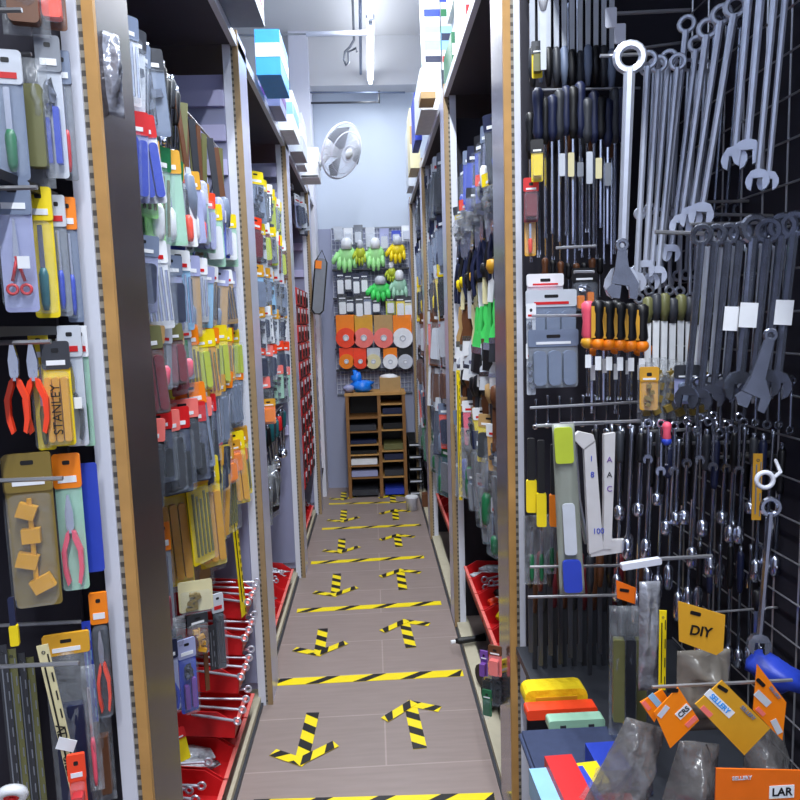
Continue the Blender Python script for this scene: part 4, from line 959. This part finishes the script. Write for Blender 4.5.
# ------------------------------------------------------------ right bays (R1..R3)
def rr(key, /, *a, **k): return lrow(key, *a, X=k.pop('X', .405), **k)
rr('R1', 'pack', 462, 497, 112, 7, .20, .07, 'top row, second right bay', 'tall pack', cols=['navy', 'blue', 'darkgrey'], ckey='card', kws=[dict(head='navy', kind='handledown', col='blue'), dict(head='slate', kind='handledown', col='white'), dict(head='black', kind='handledown', col='grey')], layers=2)
rr('R1', 'bag', 458, 497, 166, 7, .15, .10, 'silvery row, second right bay', 'bag with silver fittings', kws=[dict(head='yellow', kind='hardware', col='grey', seed=2), dict(head='redorange', kind='hardware', col='grey', seed=3), dict(head='darkgrey', kind='hardware', col='grey', seed=6)], layers=2)
rr('R1', 'plier', 455, 497, 200, 9, .27, .07, 'navy handled row, second right bay', 'navy handled pliers', kws=[dict(col='navy'), dict(col='black'), dict(col='navy')], layers=3)
rr('R1', 'tfile', 457, 497, 256, 7, .17, .05, 'yellow handled row, second right bay', 'small tool', cols=['yellow', 'gold', 'black'], kws=[dict(blade='white'), dict(blade='cream')], layers=2)
rr('R1', 'brush', 458, 476, 302, 4, .25, .06, 'beside the green brushes', 'brush with wooden handle', cols=['tan', 'brown', 'cream'], kws=[dict(bristle='white')], layers=2)
rr('R1', 'brush', 476, 499, 302, 5, .24, .055, 'second right bay at eye level', 'bright green handled brush', kws=[dict(col='brightgreen', bristle='darkgrey'), dict(col='brightgreen', bristle='black')], layers=2)
rr('R1', 'brush', 458, 499, 345, 8, .16, .09, 'below the green brushes', 'white bristle brush', cols=['white', 'pale'], kws=[dict(bristle='white'), dict(bristle='pale')], layers=2)
rr('R1', 'tfile', 458, 500, 386, 8, .22, .05, 'brown row, second right bay', 'brown handled tool', cols=['brown', 'black', 'tan'], kws=[dict(blade='brown'), dict(blade='darkgrey')], layers=2)
rr('R1', 'pack', 456, 500, 428, 7, .16, .08, 'mixed row, second right bay', 'small pack', cols=['pink', 'gold', 'black', 'white', 'yellow'], ckey='card', kws=[dict(head='white', kind='hardware', col='grey'), dict(head='tan', kind='block', col='black')], layers=2)
rr('R1', 'bag', 460, 502, 452, 7, .33, .10, 'grey lower row, second right bay', 'bag', kws=[dict(head='slate', kind='capsules', col='grey', seed=3), dict(head=None, kind='handledown', col='green', seed=4), dict(head='navy', kind='handledown', col='blue', seed=5)], layers=2)
rr('R1', 'pack', 462, 502, 508, 6, .20, .08, 'lowest hanging row, second right bay', 'pack', cols=['green', 'teal', 'slate', 'pale'], ckey='card', kws=[dict(head='pale', kind='handledown', col='green'), dict(head='grey', kind='capsules', col='grey')], layers=2)
hang('strip', 458, 372, 500, 2.85, 4, 'thin yellow strip hanging along the third right upright', 'yellow strips', rz=-.6, col='yellow')
series('pack', (536, 541), 0, 0, 1, 1, '', '') if False else None
z1 = .285
bins('R1', 1, .515, z1+.03, [2.12+.165*i for i in range(6)], .155, .24, .08, 'low in the second right rack', 'red bins low in the right racks', ['mix', 'bw', 'mix', 'mix', 'spanner', 'bag'], tilt=.08)
bins('R2', 1, .515, z1+.03, [3.48+.165*i for i in range(6)], .155, .24, .08, 'low in the third right rack', 'red bins low in the right racks', ['mix', 'bw'], tilt=.08)
p = atX(470, 640, .40)
put('black_tool', [('grip', MB().tube([(-.09, 0, 0), (-.07, 0, 0), (.0, 0, .005), (.05, 0, .01)], [.01, .016, .014, .018], 8).mesh('grip', P('black'), True)), ('white_tip', MB().tube([(-.11, 0, -.004), (-.085, 0, -.001)], .009, 8).mesh('white_tip', P('white')))], (.42, p.y, p.z), (0, .05, .15), 'black tool with white tip sticking out into the aisle', 'tool')
def standing(kindmesh, name, X, Y, Z, label, cat, group=None, rz=0.): return put(name, kindmesh, (X, Y, Z), (0, 0, rz), label, cat, group)
# things hung low below the near right bins
for i, (x, y0, y1, w_, c, h, k_, l) in enumerate([(489, 668, 700, 12, 'yellow', 'yellow', 'block', 'yellow and black blister pack low beside the first right upright'), (497, 664, 704, 12, 'black', 'yellow', 'hardware', 'black card pack with yellow top, low by the upright'), (487, 694, 716, 10, 'green', 'green', 'bits', 'dark green card pack below the yellow one'), (484, 655, 676, 8, 'purple', 'purple', 'block', 'small purple pack above the yellow and black blister'), (495, 650, 676, 14, 'salmon', 'brown', 'block', 'coral coloured pack hanging under the red bins')]):
    hang('pack', x, y0, y1, 2.0-.02*i, w_, l, 'small packs hanging under the right bins', rz=-.5, card=c, head=h, kind=k_, col=('black' if i < 2 else c))
for i, (x, y, l) in enumerate([(491, 742, 'grey-green jar with black lid lying on its side, low right'), (498, 782, 'dark roll on the low ledge behind the right upright')]):
    p = atX(x, y, .43)
    c = ('mint', 'teal')[i]
    put('jar', [('body', MB().tube([(-.04, 0, 0), (-.035, 0, 0), (.04, 0, 0), (.045, 0, 0)], [.03, .042, .042, .03], 14).mesh('body', P('grey' if i == 0 else 'darkgrey'), True)), ('lid', MB().tube([(-.055, 0, 0), (-.038, 0, 0)], .044, 14).mesh('lid', P('black')))], (.44, p.y, max(p.z, .09)), (0, 0, .4), l, 'jar')
pt('R1', 'foot_ledge', MB().box((.52, 2.25, .03), (.18, .5, .018)), PLINTH)
# third and fourth right bays
for key, x0, x1, tag_ in (('R2', 431, 443, 'third right bay'), ('R3', 419, 424, 'fourth right bay')):
    cs = [['navy', 'darkgrey'], ['navy', 'slate'], ['yellow', 'gold', 'black'], ['brown', 'salmon', 'pale'], ['darkgrey', 'white', 'brown'], ['slate', 'redorange', 'navy'], ['green', 'teal', 'grey']]
    n_ = 7 if key == 'R2' else 5
    for j, y in enumerate((150, 215, 262, 310, 360, 405, 450)):
        y_ = y if key == 'R2' else 324+(y-324)*.78
        rr(key, 'pack', x0+j*.6, x1+j*.8, y_, n_, .30, .10, f"{ORD[j]} row from the top, {tag_}", 'pack', cols=cs[j], ckey='card', kws=[dict(head=cs[j][0], kind='block', col=cs[j][-1]), dict(head='pale', kind='handledown', col=cs[j][0])])
# ------------------------------------------------------------ right foreground rack (R0)
G = 'hanging in the right foreground rack'
lf = 'right foreground rack'
def rod(px0, px1, py0, py1, Y, r=.0032, lab=None):
    pt('R0', 'wire_hook', MB().tube([atY(px0, py0, Y), atY(px1, py1, Y)], r, 6), WIRE)
def R0(kind, /, x, y0, y1, w_, Y, label, **k): hang(kind, x, y0, y1, Y, w_, label, k.pop('group', 'tools '+G), rz=k.pop('rz', -.2), **k)
# top rows
series('tfile', lin(532, 612, 11), -20, 88, 1.66, 10, 'of the long silver tools at the top', 'silver bladed tool', ['darkgrey', 'slate', 'black'], blade='pale', up=False)
series('driver', lin(530, 606, 9), -30, 66, 1.74, 9, 'of the rear screwdrivers at the top', 'screwdriver', ['black', 'navy', 'slate'], hf=.3, jy=8, jl=16)
series('driver', lin(538, 622, 13), 92, 240, 1.60, 11, 'of the row of dark screwdrivers', 'handled screwdriver', ['navy', 'black', 'navy', 'darkgrey'], hf=.32, jy=9, jl=16)
series('driver', lin(530, 612, 12), 112, 262, 1.70, 10, 'of the rear dark screwdriver row', 'handled screwdriver', ['black', 'darkgrey', 'brown'], hf=.3)
series('pack', lin(562, 608, 6), 162, 182, 1.58, 6, 'of the white tags on the screwdriver shafts', 'white hanging price tag', ['pale', 'cream', 'grey'], 'card', head=None, kind=None, jy=9, name='price_tag', cat='tag', words=False)
rod(540, 640, 90, 88, 1.6); rod(528, 640, -4, -8, 1.7); rod(556, 596, 248, 246, 1.5)
R0('tfile', 543, -20, 70, 12, 1.5, 'pale tool with yellow band at the top left of the spanner rack', col='white', blade='pale')
R0('pack', 537, 48, 78, 10, 1.55, 'small yellow pack near the upright, high in the right foreground', card='yellow', head='darkgrey', kind='block', col='olive')
R0('pack', 537, 146, 182, 11, 1.58, 'bright yellow plastic clips below the navy screwdrivers', card='yellow', head='black', kind='block', col='yellow')
R0('pack', 531, 184, 222, 14, 1.6, 'crimson pack hanging beside the first right upright', card='maroon', head='red', kind='block', col='maroon')
R0('pack', 530, 214, 256, 11, 1.62, 'yellow and red card pack under the crimson pack', card='gold', head='red', kind='handledown', col='redorange')
# the big spanners
pts_ = [(641, 16), (628, 14)]
rod(607, 690, 14, 10, 1.45, .004); rod(612, 700, 52, 40, 1.5); rod(600, 650, 56, 54, 1.3)
for x, y in ((611, 12), (620, 28)):
    p = atY(x, y, 1.42); put('price_holder', [('', MB().rbox(-.011, .011, -.03, .008, -.002, .002, .003).mesh('price_holder', WPAINT))], p, (0, 0, -.1), f"white plastic price holder on a hook end, {'upper' if y == 12 else 'lower'} of two", 'price holder')
big = [(630, 54, 300, 34, 1.28), (648, 58, 292, 20, 1.4), (659, 62, 278, 18, 1.42), (669, 56, 290, 18, 1.44), (678, 60, 284, 18, 1.42), (687, 22, 262, 19, 1.44), (697, 42, 262, 18, 1.42), (708, 26, 236, 22, 1.36), (722, 12, 228, 22, 1.33), (736, 4, 226, 24, 1.30)]
for i, (x, y0, y1, w_, Y) in enumerate(big):
    R0('spanner', x, y0, y1, w_, Y, f"{'largest ' if i == 0 else ''}polished combination spanner, {ORD[i]} from left in the upper spanner row", group='polished spanners in the upper row', rz=-.45 if i else -.2, tilt=.03+.012*i, dark='satin')
for i, (x, y0, y1, w_, Y) in enumerate([(752, -40, 170, 24, 1.22), (766, -60, 165, 26, 1.2), (779, -50, 190, 22, 1.18), (788, -30, 190, 20, 1.2)]):
    R0('spanner', x, y0, y1, w_, Y, f"long spanner cut by the top edge, {ORD[i]} from left at the upper right", group='long spanners at the upper right', dark='satin', rz=-.6, tilt=.06)
series('ringspanner', lin(646, 706, 8), 66, 282, 1.56, 14, 'of the rear upper spanners', 'ring spanner behind the polished ones', dark='satin', tilt=.04, name='ring_spanner', cat='spanner')
series('ringspanner', lin(716, 792, 7), 20, 220, 1.48, 14, 'of the rear spanners at upper right', 'dull ring spanner', dark=True, tilt=.06, cat='spanner')
series('ringspanner', lin(640, 712, 8), 210, 300, 1.5, 13, 'of the short spanners under the upper row', 'short blue-grey ring spanner', dark='satin', cat='spanner')
R0('adjustable', 622, 240, 300, 34, 1.24, 'large open jaw wrench below the biggest polished spanner')
# second spanner row on the long peg
rod(655, 716, 232, 234, 1.3, .004); rod(700, 790, 214, 216, 1.36); rod(690, 792, 224, 222, 1.3, .003); rod(700, 792, 202, 200, 1.45)
sec = [(702, 233, 410, 24), (716, 233, 412, 24), (729, 232, 408, 24), (741, 231, 404, 25), (755, 226, 402, 32), (769, 228, 408, 28), (783, 224, 398, 30), (795, 222, 400, 30)]
for i, (x, y0, y1, w_) in enumerate(sec):
    R0('spanner', x, y0, y1, w_, 1.18-.012*i, f"dark combination spanner with bright edges, {ORD[i]} from left on the long peg", group='dark spanners on the long peg', rz=-.75 if i not in (4,) else -.1, tilt=.07, dark=True, tag=i in (3, 4, 7))
series('spanner', lin(708, 790, 7), 240, 400, 1.30, 18, 'behind the long peg', 'narrow bright spanner', group='bright spanners behind the long peg', dark='satin', rz=-1.1, tilt=.06)
R0('adjustable', 772, 330, 412, 36, 1.08, 'big dark open jaw wrench at the right photo edge', tilt=.25)
# grey tool packs
for i, x in enumerate((541, 549, 557)):
    pass
R0('pack', 551, 296, 350, 50, 1.52, 'upper clear pack with three slate grey handles', card='slate', head='pale', kind='capsules', col='slate', group='clear packs with three slate handles', rz=0)
R0('pack', 553, 336, 388, 50, 1.44, 'lower clear pack with three slate grey handles', card='grey', head='slate', kind='capsules', col='slate', group='clear packs with three slate handles', rz=0)
R0('pack', 545, 280, 312, 36, 1.56, 'white header card with red printing above the slate handles', card='pale', head='white', kind='block', col='pink', rz=0)
R0('pack', 584, 274, 312, 24, 1.6, 'dark pack showing two orange inserts', card='darkgrey', head='black', kind='two_strips', col='orange', rz=0)
R0('pack', 531, 310, 352, 9, 1.46, 'small clear pack at the upright, upper', card='pale', head='white', kind='hardware', col='grey')
R0('pack', 531, 350, 395, 9, 1.45, 'small clear pack at the upright, lower', card='pale', head='white', kind='hardware', col='grey')
series('driver', lin(545, 600, 8), 262, 300, 1.7, 7, 'of the short brown tools in shade', 'short brown handled tool', ['brown', 'black'], hf=.4, words=False)
rod(532, 610, 316, 315, 1.4); rod(574, 594, 272, 272, 1.5, .004); rod(530, 640, 408, 402, 1.4)
# chisels
R0('chisel', 588, 303, 396, 13, 1.36, 'pink handled chisel at the left of the chisel row', col='pink', cap='gold', stripe=None)
for i, x in enumerate((598, 609, 620, 631, 642)):
    R0('chisel', x, 302+i, 400, 13, 1.34, f"black and yellow chisel with orange collar, {ORD[i]} from left", group='black and yellow chisels', col='black', cap='orange', stripe='gold')
series('chisel', lin(592, 652, 6), 304, 408, 1.42, 11, 'of the rear chisels', 'black handled chisel', group='rear black chisels', col='black', cap='orange', stripe=None)
series('tfile', lin(648, 706, 8), 296, 372, 1.38, 13, 'of the white sleeved tools', 'tool in a white paper sleeve', ['olive', 'darkgrey'], blade='white', cat='file')
series('bag', lin(646, 704, 6), 352, 420, 1.34, 17, 'under the white sleeved tools', 'small bag of brassy fittings', kind='hardware', col='brass', head=None, cat='bag')
R0('pack', 649, 374, 410, 18, 1.30, 'mustard yellow pack beside the chisel tips', card='gold', head='gold', kind='hardware', col='brass')
R0('pack', 687, 372, 404, 24, 1.3, 'lavender grey pack left of the dark spanners', card='lavender', head='darkgrey', kind='block', col='slate')
series('ratchet', lin(536, 690, 14), 398, 430, 1.5, 9, 'of the short steel rods under the chisels', 'short steel rod', cat='tool', name='steel_rod')
series('ringspanner', lin(698, 792, 9), 380, 432, 1.25, 12, 'under the dark spanners', 'small dark ring spanner', dark=True, cat='spanner')
# hook row and long dark bars
for x0, x1, y in ((536, 604, 424), (560, 640, 422), (640, 700, 430), (650, 792, 442), (700, 792, 456), (740, 796, 452)):
    rod(x0, x1, y+2, y-1, 1.3+.02*(x0 % 3), .0036)
R0('tubetool', 531, 440, 512, 11, 1.45, 'black knife with yellow grip nearest the upright', top='black', bot='yellow')
R0('tubetool', 541, 442, 526, 10, 1.42, 'black knife with yellow grip, right of the first', top='black', bot='yellow', frac=.4)
R0('tubetool', 554, 446, 526, 10, 1.42, 'black knife with orange grip', top='black', bot='orange', frac=.4)
series('bag', (530, 540, 550), 508, 580, 1.5, 14, 'below the yellow knives', 'dark green bag', kind='handledown', col='green', head=None, cat='bag', film=None)
b = MB().sheet(.048, .42, 0, .010, 5, .003)
p = atY(563, 424, 1.30); Lp = length_for(p, 594)
put('long_pack', [('clear_sleeve', MB().sheet(.05, Lp, 0, .010, 5, .003, taper=.15).mesh('clear_sleeve', mat('milky_sleeve', (.62, .64, .60), .3, alpha=.8), True)), ('green_top', MB().rbox(-.02, .015, -.075, -.004, -.018, -.013, .006).mesh('green_top', P('lime'))), ('blue_blade', MB().rbox(-.018, .018, -Lp*.97, -Lp*.78, -.02, -.012, .008).mesh('blue_blade', P('blue'))), ('pale_blade', MB().rbox(-.012, .012, -Lp*.75, -Lp*.45, -.017, -.012, .006).mesh('pale_blade', P('pale')))], p, (0, -.05, -.15), 'long translucent pack with green top and blue lower end', 'tool pack')
# white U-shaped sleeve
def sleeve():
    Y = 1.32; o = atY(588, 430, Y)
    def L_(px, py): q = atY(px, py, Y); return (q.x-o.x, q.z-o.z)
    pa = [L_(571, 438), L_(578, 431), L_(592, 434), L_(595, 444), L_(600, 540), L_(586, 546), L_(583, 450)]
    a = MB().prism([L_(583, 448), L_(594, 440), L_(602, 548), L_(588, 553)], -.008, .004); a.prism([L_(571, 437), L_(578, 431), L_(592, 434), L_(594, 441), L_(583, 449)], -.008, .004)
    c = MB().prism([L_(603, 434), L_(614, 432), L_(613, 470), L_(610, 548), L_(602, 548), L_(603, 500)], -.008, .004)
    d = MB().prism([L_(588, 541), L_(624, 539), L_(625, 551), L_(590, 556)], -.006, .006)
    m = mat('white_card', (.80, .79, .80), .6, var=.1)
    fr = MB().tube([(L_(576, 445)[0], .01, L_(576, 445)[1]), (L_(580, 500)[0], .01, L_(580, 500)[1]), (L_(588, 545)[0], .01, L_(588, 545)[1])], .005, 6)
    r = put('packed_saw_frame', [('left_sleeve', a.mesh('left_sleeve', m)), ('right_sleeve', c.mesh('right_sleeve', m)), ('bottom_sleeve', d.mesh('bottom_sleeve', m)), ('metal_frame', fr.mesh('metal_frame', STEEL))], o, (0, 0, 0), 'white paper-sleeved U-shaped saw frames in the right foreground', 'saw frame')
    for tx, px, py, col_ in (('1', 590, 458, 'blue'), ('8', 591, 474, 'blue'), ('A', 608, 459, 'purple'), ('A', 608, 474, 'darkgrey'), ('C', 608, 488, 'purple'), ('100', 597, 530, 'blue')):
        q = L_(px, py); t = tmesh(tx, .016, P(col_)); t.transform(Matrix.Translation((q[0], -.0088, q[1]))); obj('lettering', t, r)
sleeve()
R0('ratchet', 596, 425, 540, 12, 1.36, 'black ratchet hanging between the white sleeves', grip='black')
R0('ratchet', 620, 428, 520, 13, 1.34, 'chrome headed ratchet right of the white sleeves', grip='darkgrey')
series('ratchet', lin(632, 792, 18), 436, 546, 1.30, 13, 'of the front socket bar row', 'chrome ended dark socket bar', [None, 'black', None, 'darkgrey', 'navy'], 'grip', words=False, rz=-.3, jy=9, jl=42, tilt=.03, cat='socket bar')
series('ratchet', lin(612, 790, 18), 430, 580, 1.42, 12, 'of the middle row of dark socket bars', 'long dark socket bar', [None, 'black', 'black'], 'grip', words=False, jy=8, jl=45, tilt=.03, dark=False, cat='socket bar')
series('tfile', lin(530, 640, 12), 552, 664, 1.55, 10, 'of the lower rods beside the upright', 'thin dark rod tool', ['black', 'maroon', 'darkgrey', 'brown'], blade='darkgrey', words=False, jl=12, cat='tool', name='rod_tool')
series('tfile', lin(534, 634, 11), 566, 690, 1.66, 11, 'of the rear lower brown tools', 'dark brown handled tool', ['brown', 'darkgrey', 'maroon'], blade='darkgrey', words=False, cat='file')
series('ratchet', lin(700, 792, 10), 545, 660, 1.36, 11, 'of the lower socket bars at the right', 'dark socket bar', ['black', 'navy', None], 'grip', words=False, jl=14, cat='socket bar')
series('spanner', lin(648, 740, 8), 420, 470, 1.27, 10, 'along the hook row', 'small bright spanner', cat='spanner', group='small spanners on the hook row', jy=6)
R0('driver', 667, 424, 465, 9, 1.25, 'short red and blue screwdriver in the socket bar row', col='pink', cap='blue')
R0('strip', 758, 458, 520, 9, 1.2, 'yellow framed card in the socket bar row at right', col='gold')
R0('spanner', 771, 505, 655, 24, 1.08, 'single bright combination spanner low at the right edge', tilt=.05)
p = atY(765, 480, 1.08)
put('white_ring_hook', [('ring', MB().ring((0, 0, 0), .013, .004, 18, 6).mesh('ring', WPAINT, True)), ('stem', MB().tube([(.012, 0, .004), (.03, .02, .012), (.05, .10, .018)], .003, 6).mesh('stem', WPAINT))], p, (0, .1, -.2), 'white ring shaped hook end right of the socket bars', 'hook')
rod(530, 648, 567, 565, 1.38); rod(528, 626, 597, 595, 1.36); rod(692, 792, 614, 606, 1.3, .0025); rod(640, 712, 560, 556, 1.26, .004)
p = atY(650, 562, 1.2); 
put('price_holder', [('', MB().rbox(-.055, .02, -.006, .006, -.006, .006, .003).mesh('price_holder', WPAINT))], p, (0, -.12, 0), 'long white price holder tipped above the silver printed bag', 'price holder')
# lower bags and tags
def header_card(name, corners, Y, col, label, texts, grp='tag', slot=None):
    """flat printed header card given by its four photo corners at depth Y"""
    o = atY(corners[0][0], corners[0][1], Y)
    pl = []
    for (px, py) in corners: q = atY(px, py, Y)-o; pl.append((q.x, q.z))
    r = put(name, [('card', MB().prism(pl, -.001, .001).mesh('card', P(col)))], o, (0, 0, 0), label, 'header card', grp)
    for (tx, px, py, size, ang, cc, bg) in texts:
        q = atY(px, py, Y)-o; s = size*Y/F
        if bg:
            w_ = s*len(tx)*.72 if tx else s*3
            mbg = MB().box((0, 0, 0), (w_, .0008, s*1.15)); me = mbg.mesh('printed_panel', P(bg)); me.transform(Matrix.Translation((q.x, -.0016, q.z)) @ Matrix.Rotation(ang, 4, 'Y')); obj('printed_panel', me, r)
        if tx:
            t = tmesh(tx, s, P(cc), .0004, True); t.transform(Matrix.Translation((q.x, -.0026, q.z)) @ Matrix.Rotation(ang, 4, 'Y')); obj('lettering', t, r)
    if slot:
        q = atY(slot[0], slot[1], Y)-o; me = MB().rbox(-.009, .009, -.003, .003, -.0016, -.0008, .002).mesh('slot', P('black')); me.transform(Matrix.Translation((q.x, -.0008, q.z)) @ Matrix.Rotation(slot[2], 4, 'Y')); obj('slot', me, r)
    return r
gt = 'orange and yellow header cards in the right foreground'
YA = .98
header_card('header_card', [(678, 601), (725, 615), (723, 650), (716, 655), (679, 641)], 1.02, 'gold', 'yellow header card lettered DIY', [('DIY', 700, 631, 15, .2, 'black', None)], gt, (695, 613, .3))
header_card('header_card', [(678, 687), (699, 720), (670, 748), (654, 712)], YA-.02, 'orange', 'orange header card with oval logo, tilted, left of the yellow one', [('CRS', 683, 711, 8, -.75, 'darkgrey', 'white'), ('', 663, 711, 5, -.9, 'grey', 'pale'), ('', 691, 721, 5, -.75, 'grey', 'salmon')], gt, (672, 690, 0))
header_card('header_card', [(662, 689), (667, 697), (654, 722), (640, 702)], YA+.01, 'orange', 'small yellow-orange header card behind the logo card', [('', 655, 700, 6, .9, 'skyblue', 'lightblue'), ('', 646, 705, 4, .9, 'grey', 'salmon')], gt)
header_card('header_card', [(722, 680), (770, 728), (744, 755), (695, 704)], YA-.03, 'gold', 'large yellow header card with blue lettering, tilted', [('SELLERY', 719, 703, 8, .8, 'skyblue', 'white'), ('', 706, 711, 5, .8, 'grey', 'salmon'), ('SELLERY', 747, 712, 6, .8, 'slate', None)], gt, (722, 688, .6))
header_card('header_card', [(757, 664), (786, 702), (782, 740), (753, 710)], YA, 'orange', 'orange header card at the right photo edge', [('SELLERY', 774, 692, 5, .9, 'slate', None), ('', 762, 698, 7, .8, 'slate', 'pale'), ('', 760, 711, 4, .8, 'salmon', 'salmon'), ('', 776, 726, 6, 1.1, 'slate', 'pale')], gt, (760, 682, .8))
header_card('header_card', [(716, 768), (800, 770), (800, 830), (714, 830)], .88, 'warmorange', 'large orange header card lettered LAR at the bottom right corner', [('SELLERY', 741, 777, 6, 0, 'pale', None), ('LAR', 781, 791, 13, 0, 'black', 'white')], gt)
header_card('header_card', [(616, 580), (636, 588), (635, 604), (617, 598)], 1.2, 'warmorange', 'small orange tag above the grey flat tools', [], gt, (624, 590, .2))
rod(652, 792, 687, 680, 1.0, .003)
Gb = 'translucent dark bags at the lower right'
def dbag(x, y0, y1, w_, Y, label, seed, tilt=0., rz=0., kind=None, col='grey', m=None):
    hang('bag', x, y0, y1, Y, w_, label, Gb, rz=rz, tilt=tilt, head=None, kind=kind, col=col, seed=seed, film=m, taper=.42 if y0 > 700 else 0)
DF = mat('smoky_film', (.46, .45, .45), .14, 0, .62, var=.5, vs=26, bump=1.0, spec=1.0)
GF = mat('grey_film', (.52, .50, .47), .2, 0, .85, var=.25, vs=18, bump=.6)
SF = mat('silver_film', (.62, .63, .67), .15, .3, .92, var=.5, vs=30, bump=.9)
dbag(650, 568, 690, 22, 1.16, 'crumpled silver printed bag in the lower middle right', 3, 0, 0, m=SF)
dbag(704, 640, 730, 58, 1.06, 'grey-brown bag hanging under the DIY card', 4, 0, 0, m=GF)
dbag(652, 708, 850, 78, 1.02, 'smoky bag hanging below the orange logo card', 5, .35, 0, m=DF)
dbag(702, 728, 860, 76, 1.0, 'smoky bag hanging under the yellow lettered card', 6, .15, 0, m=DF)
dbag(762, 712, 850, 72, 1.03, 'smoky bag at the lower right corner under the edge card', 7, -.1, 0, m=DF)
dbag(632, 742, 840, 50, 1.06, 'clear grey bag with a white label, leftmost of the low bags', 8, .5, 0, m=FILM)
R0('strip', 663, 615, 690, 7, 1.12, 'narrow yellow card strip left of the DIY bag', col='yellow', group='yellow strips')
for i, x in enumerate((618, 629, 640)):
    R0('bag', x, 590, 735, 18, 1.3+.03*i, f"olive-grey flat sleeve, {ORD[i]} from left above the sponge", group='olive-grey flat sleeves', kind='block', col='olive' if i != 1 else 'darkgrey', head=None, seed=10+i)
R0('tfile', 757, 590, 650, 10, 1.2, 'dark tool above the blue bundle at the right', col='black')
p = atY(775, 672, 1.12)
put('blue_bundle', [('', MB().blob((0, 0, 0), (.05, .05, .026), 4, .2, 12, 8).mesh('blue_bundle', P('blue'), True))], p, (0, .35, 0), 'blue plastic bundle behind the orange card at the right edge', 'bundle')

# things on the low shelf of the right foreground rack
zs_ = .601
def onshelf(px, py, z=zs_): return atZ(px, py, z)
p = onshelf(560, 712)
sp = MB().rbox(-.115, .085, 0, .055, -.06, .05, .02)
a = onshelf(526, 712); b2 = onshelf(591, 712); X0 = a.x; X1 = b2.x
put('sponge', [('sponge_block', MB().rbox(-(X1-X0)/2, (X1-X0)/2, 0, .045, -.02, .03, .018).mesh('sponge_block', mat('yellow_sponge', (.98, .82, .05), .9, var=.15, vs=60, bump=.4))), ('ribs', MB().box((0, -.021, .022), (X1-X0-.05, .003, .012)).mesh('ribs', P('gold')))], ((X0+X1)/2, a.y+.03, zs_), (0, 0, 0), 'yellow ribbed sponge block at the back of the low shelf', 'sponge')
print('sponge', X0, X1, p)
def flatthing(name, px0, px1, py, D, H, col, label, cat, rz=0., r=.006, extra=None):
    a = onshelf(px0, py); b_ = onshelf(px1, py); W = b_.x-a.x
    ps = [('body', MB().rbox(-W/2, W/2, 0, H, -D/2, D/2, min(r, H*.45)).mesh('body', P(col)))]
    if extra: ps += extra(W, D, H)
    return put(name, ps, ((a.x+b_.x)/2, a.y+D/2, zs_), (0, 0, rz), label, cat)
flatthing('orange_pad', 527, 600, 721, .035, .024, 'redorange', 'orange-red flat pad in front of the yellow sponge', 'pad')
flatthing('mint_tray', 549, 607, 732, .03, .024, 'mint', 'mint green notched plastic piece in front of the orange pad', 'plastic piece', extra=lambda W, D, H: [('notch', MB().box((x*W*.25, -D/2-.001, H*.3), (W*.1, .003, H*.5)).mesh('notch', P('darkgrey'))) for x in (-1, 1)])
fa = onshelf(580, 736); ne = onshelf(580, 800); Dc = (fa.y-ne.y)/2; xl_ = onshelf(526, 760).x; xr_ = onshelf(632, 760).x; Wc = (xr_-xl_)/2
put('folded_cloth', [('cloth', MB().rbox(-Wc, Wc, 0, .014, -Dc, Dc, .006).mesh('cloth', mat('navy_cloth', (.24, .28, .40), .9, var=.2, vs=50, bump=.3))), ('fold', MB().rbox(-Wc*.95, Wc*.8, .014, .022, -Dc*.9, Dc*.96, .003).mesh('fold', mat('navy_fold', (.20, .24, .36), .9, var=.2, vs=50)))], ((xl_+xr_)/2, (fa.y+ne.y)/2, zs_), (0, 0, 0), 'folded navy cloth spread on the low shelf', 'cloth')
def lie(pf, pn, W, H, col, label, z0=.024, **k):
    zt = zs_+z0+H; f = atZ(pf[0], pf[1], zt); n = atZ(pn[0], pn[1], zt); d = f-n
    return put('stock_box', cbox(W, d.length, H, col, **k), ((f.x+n.x)/2, (f.y+n.y)/2, zs_+z0), (0, 0, math.atan2(-d.x, d.y)), label, 'box')
lie((558, 755), (604, 850), .052, .065, 'red', 'long red box lying lengthwise on the navy cloth')
lie((538, 768), (572, 850), .034, .05, 'lightblue', 'light blue box left of the long red box', band='lime')
lie((579, 766), (632, 850), .014, .055, 'blue', 'thin blue box right of the long red box')
lie((586, 762), (600, 784), .040, .045, 'yellow', 'yellow and black pack behind the thin blue box', band='black')
lie((600, 742), (616, 770), .060, .04, 'blue', 'bright blue box at the right end of the navy cloth')
lie((619, 793), (640, 850), .040, .05, 'red', 'small red box under the smoky bags at the bottom edge')
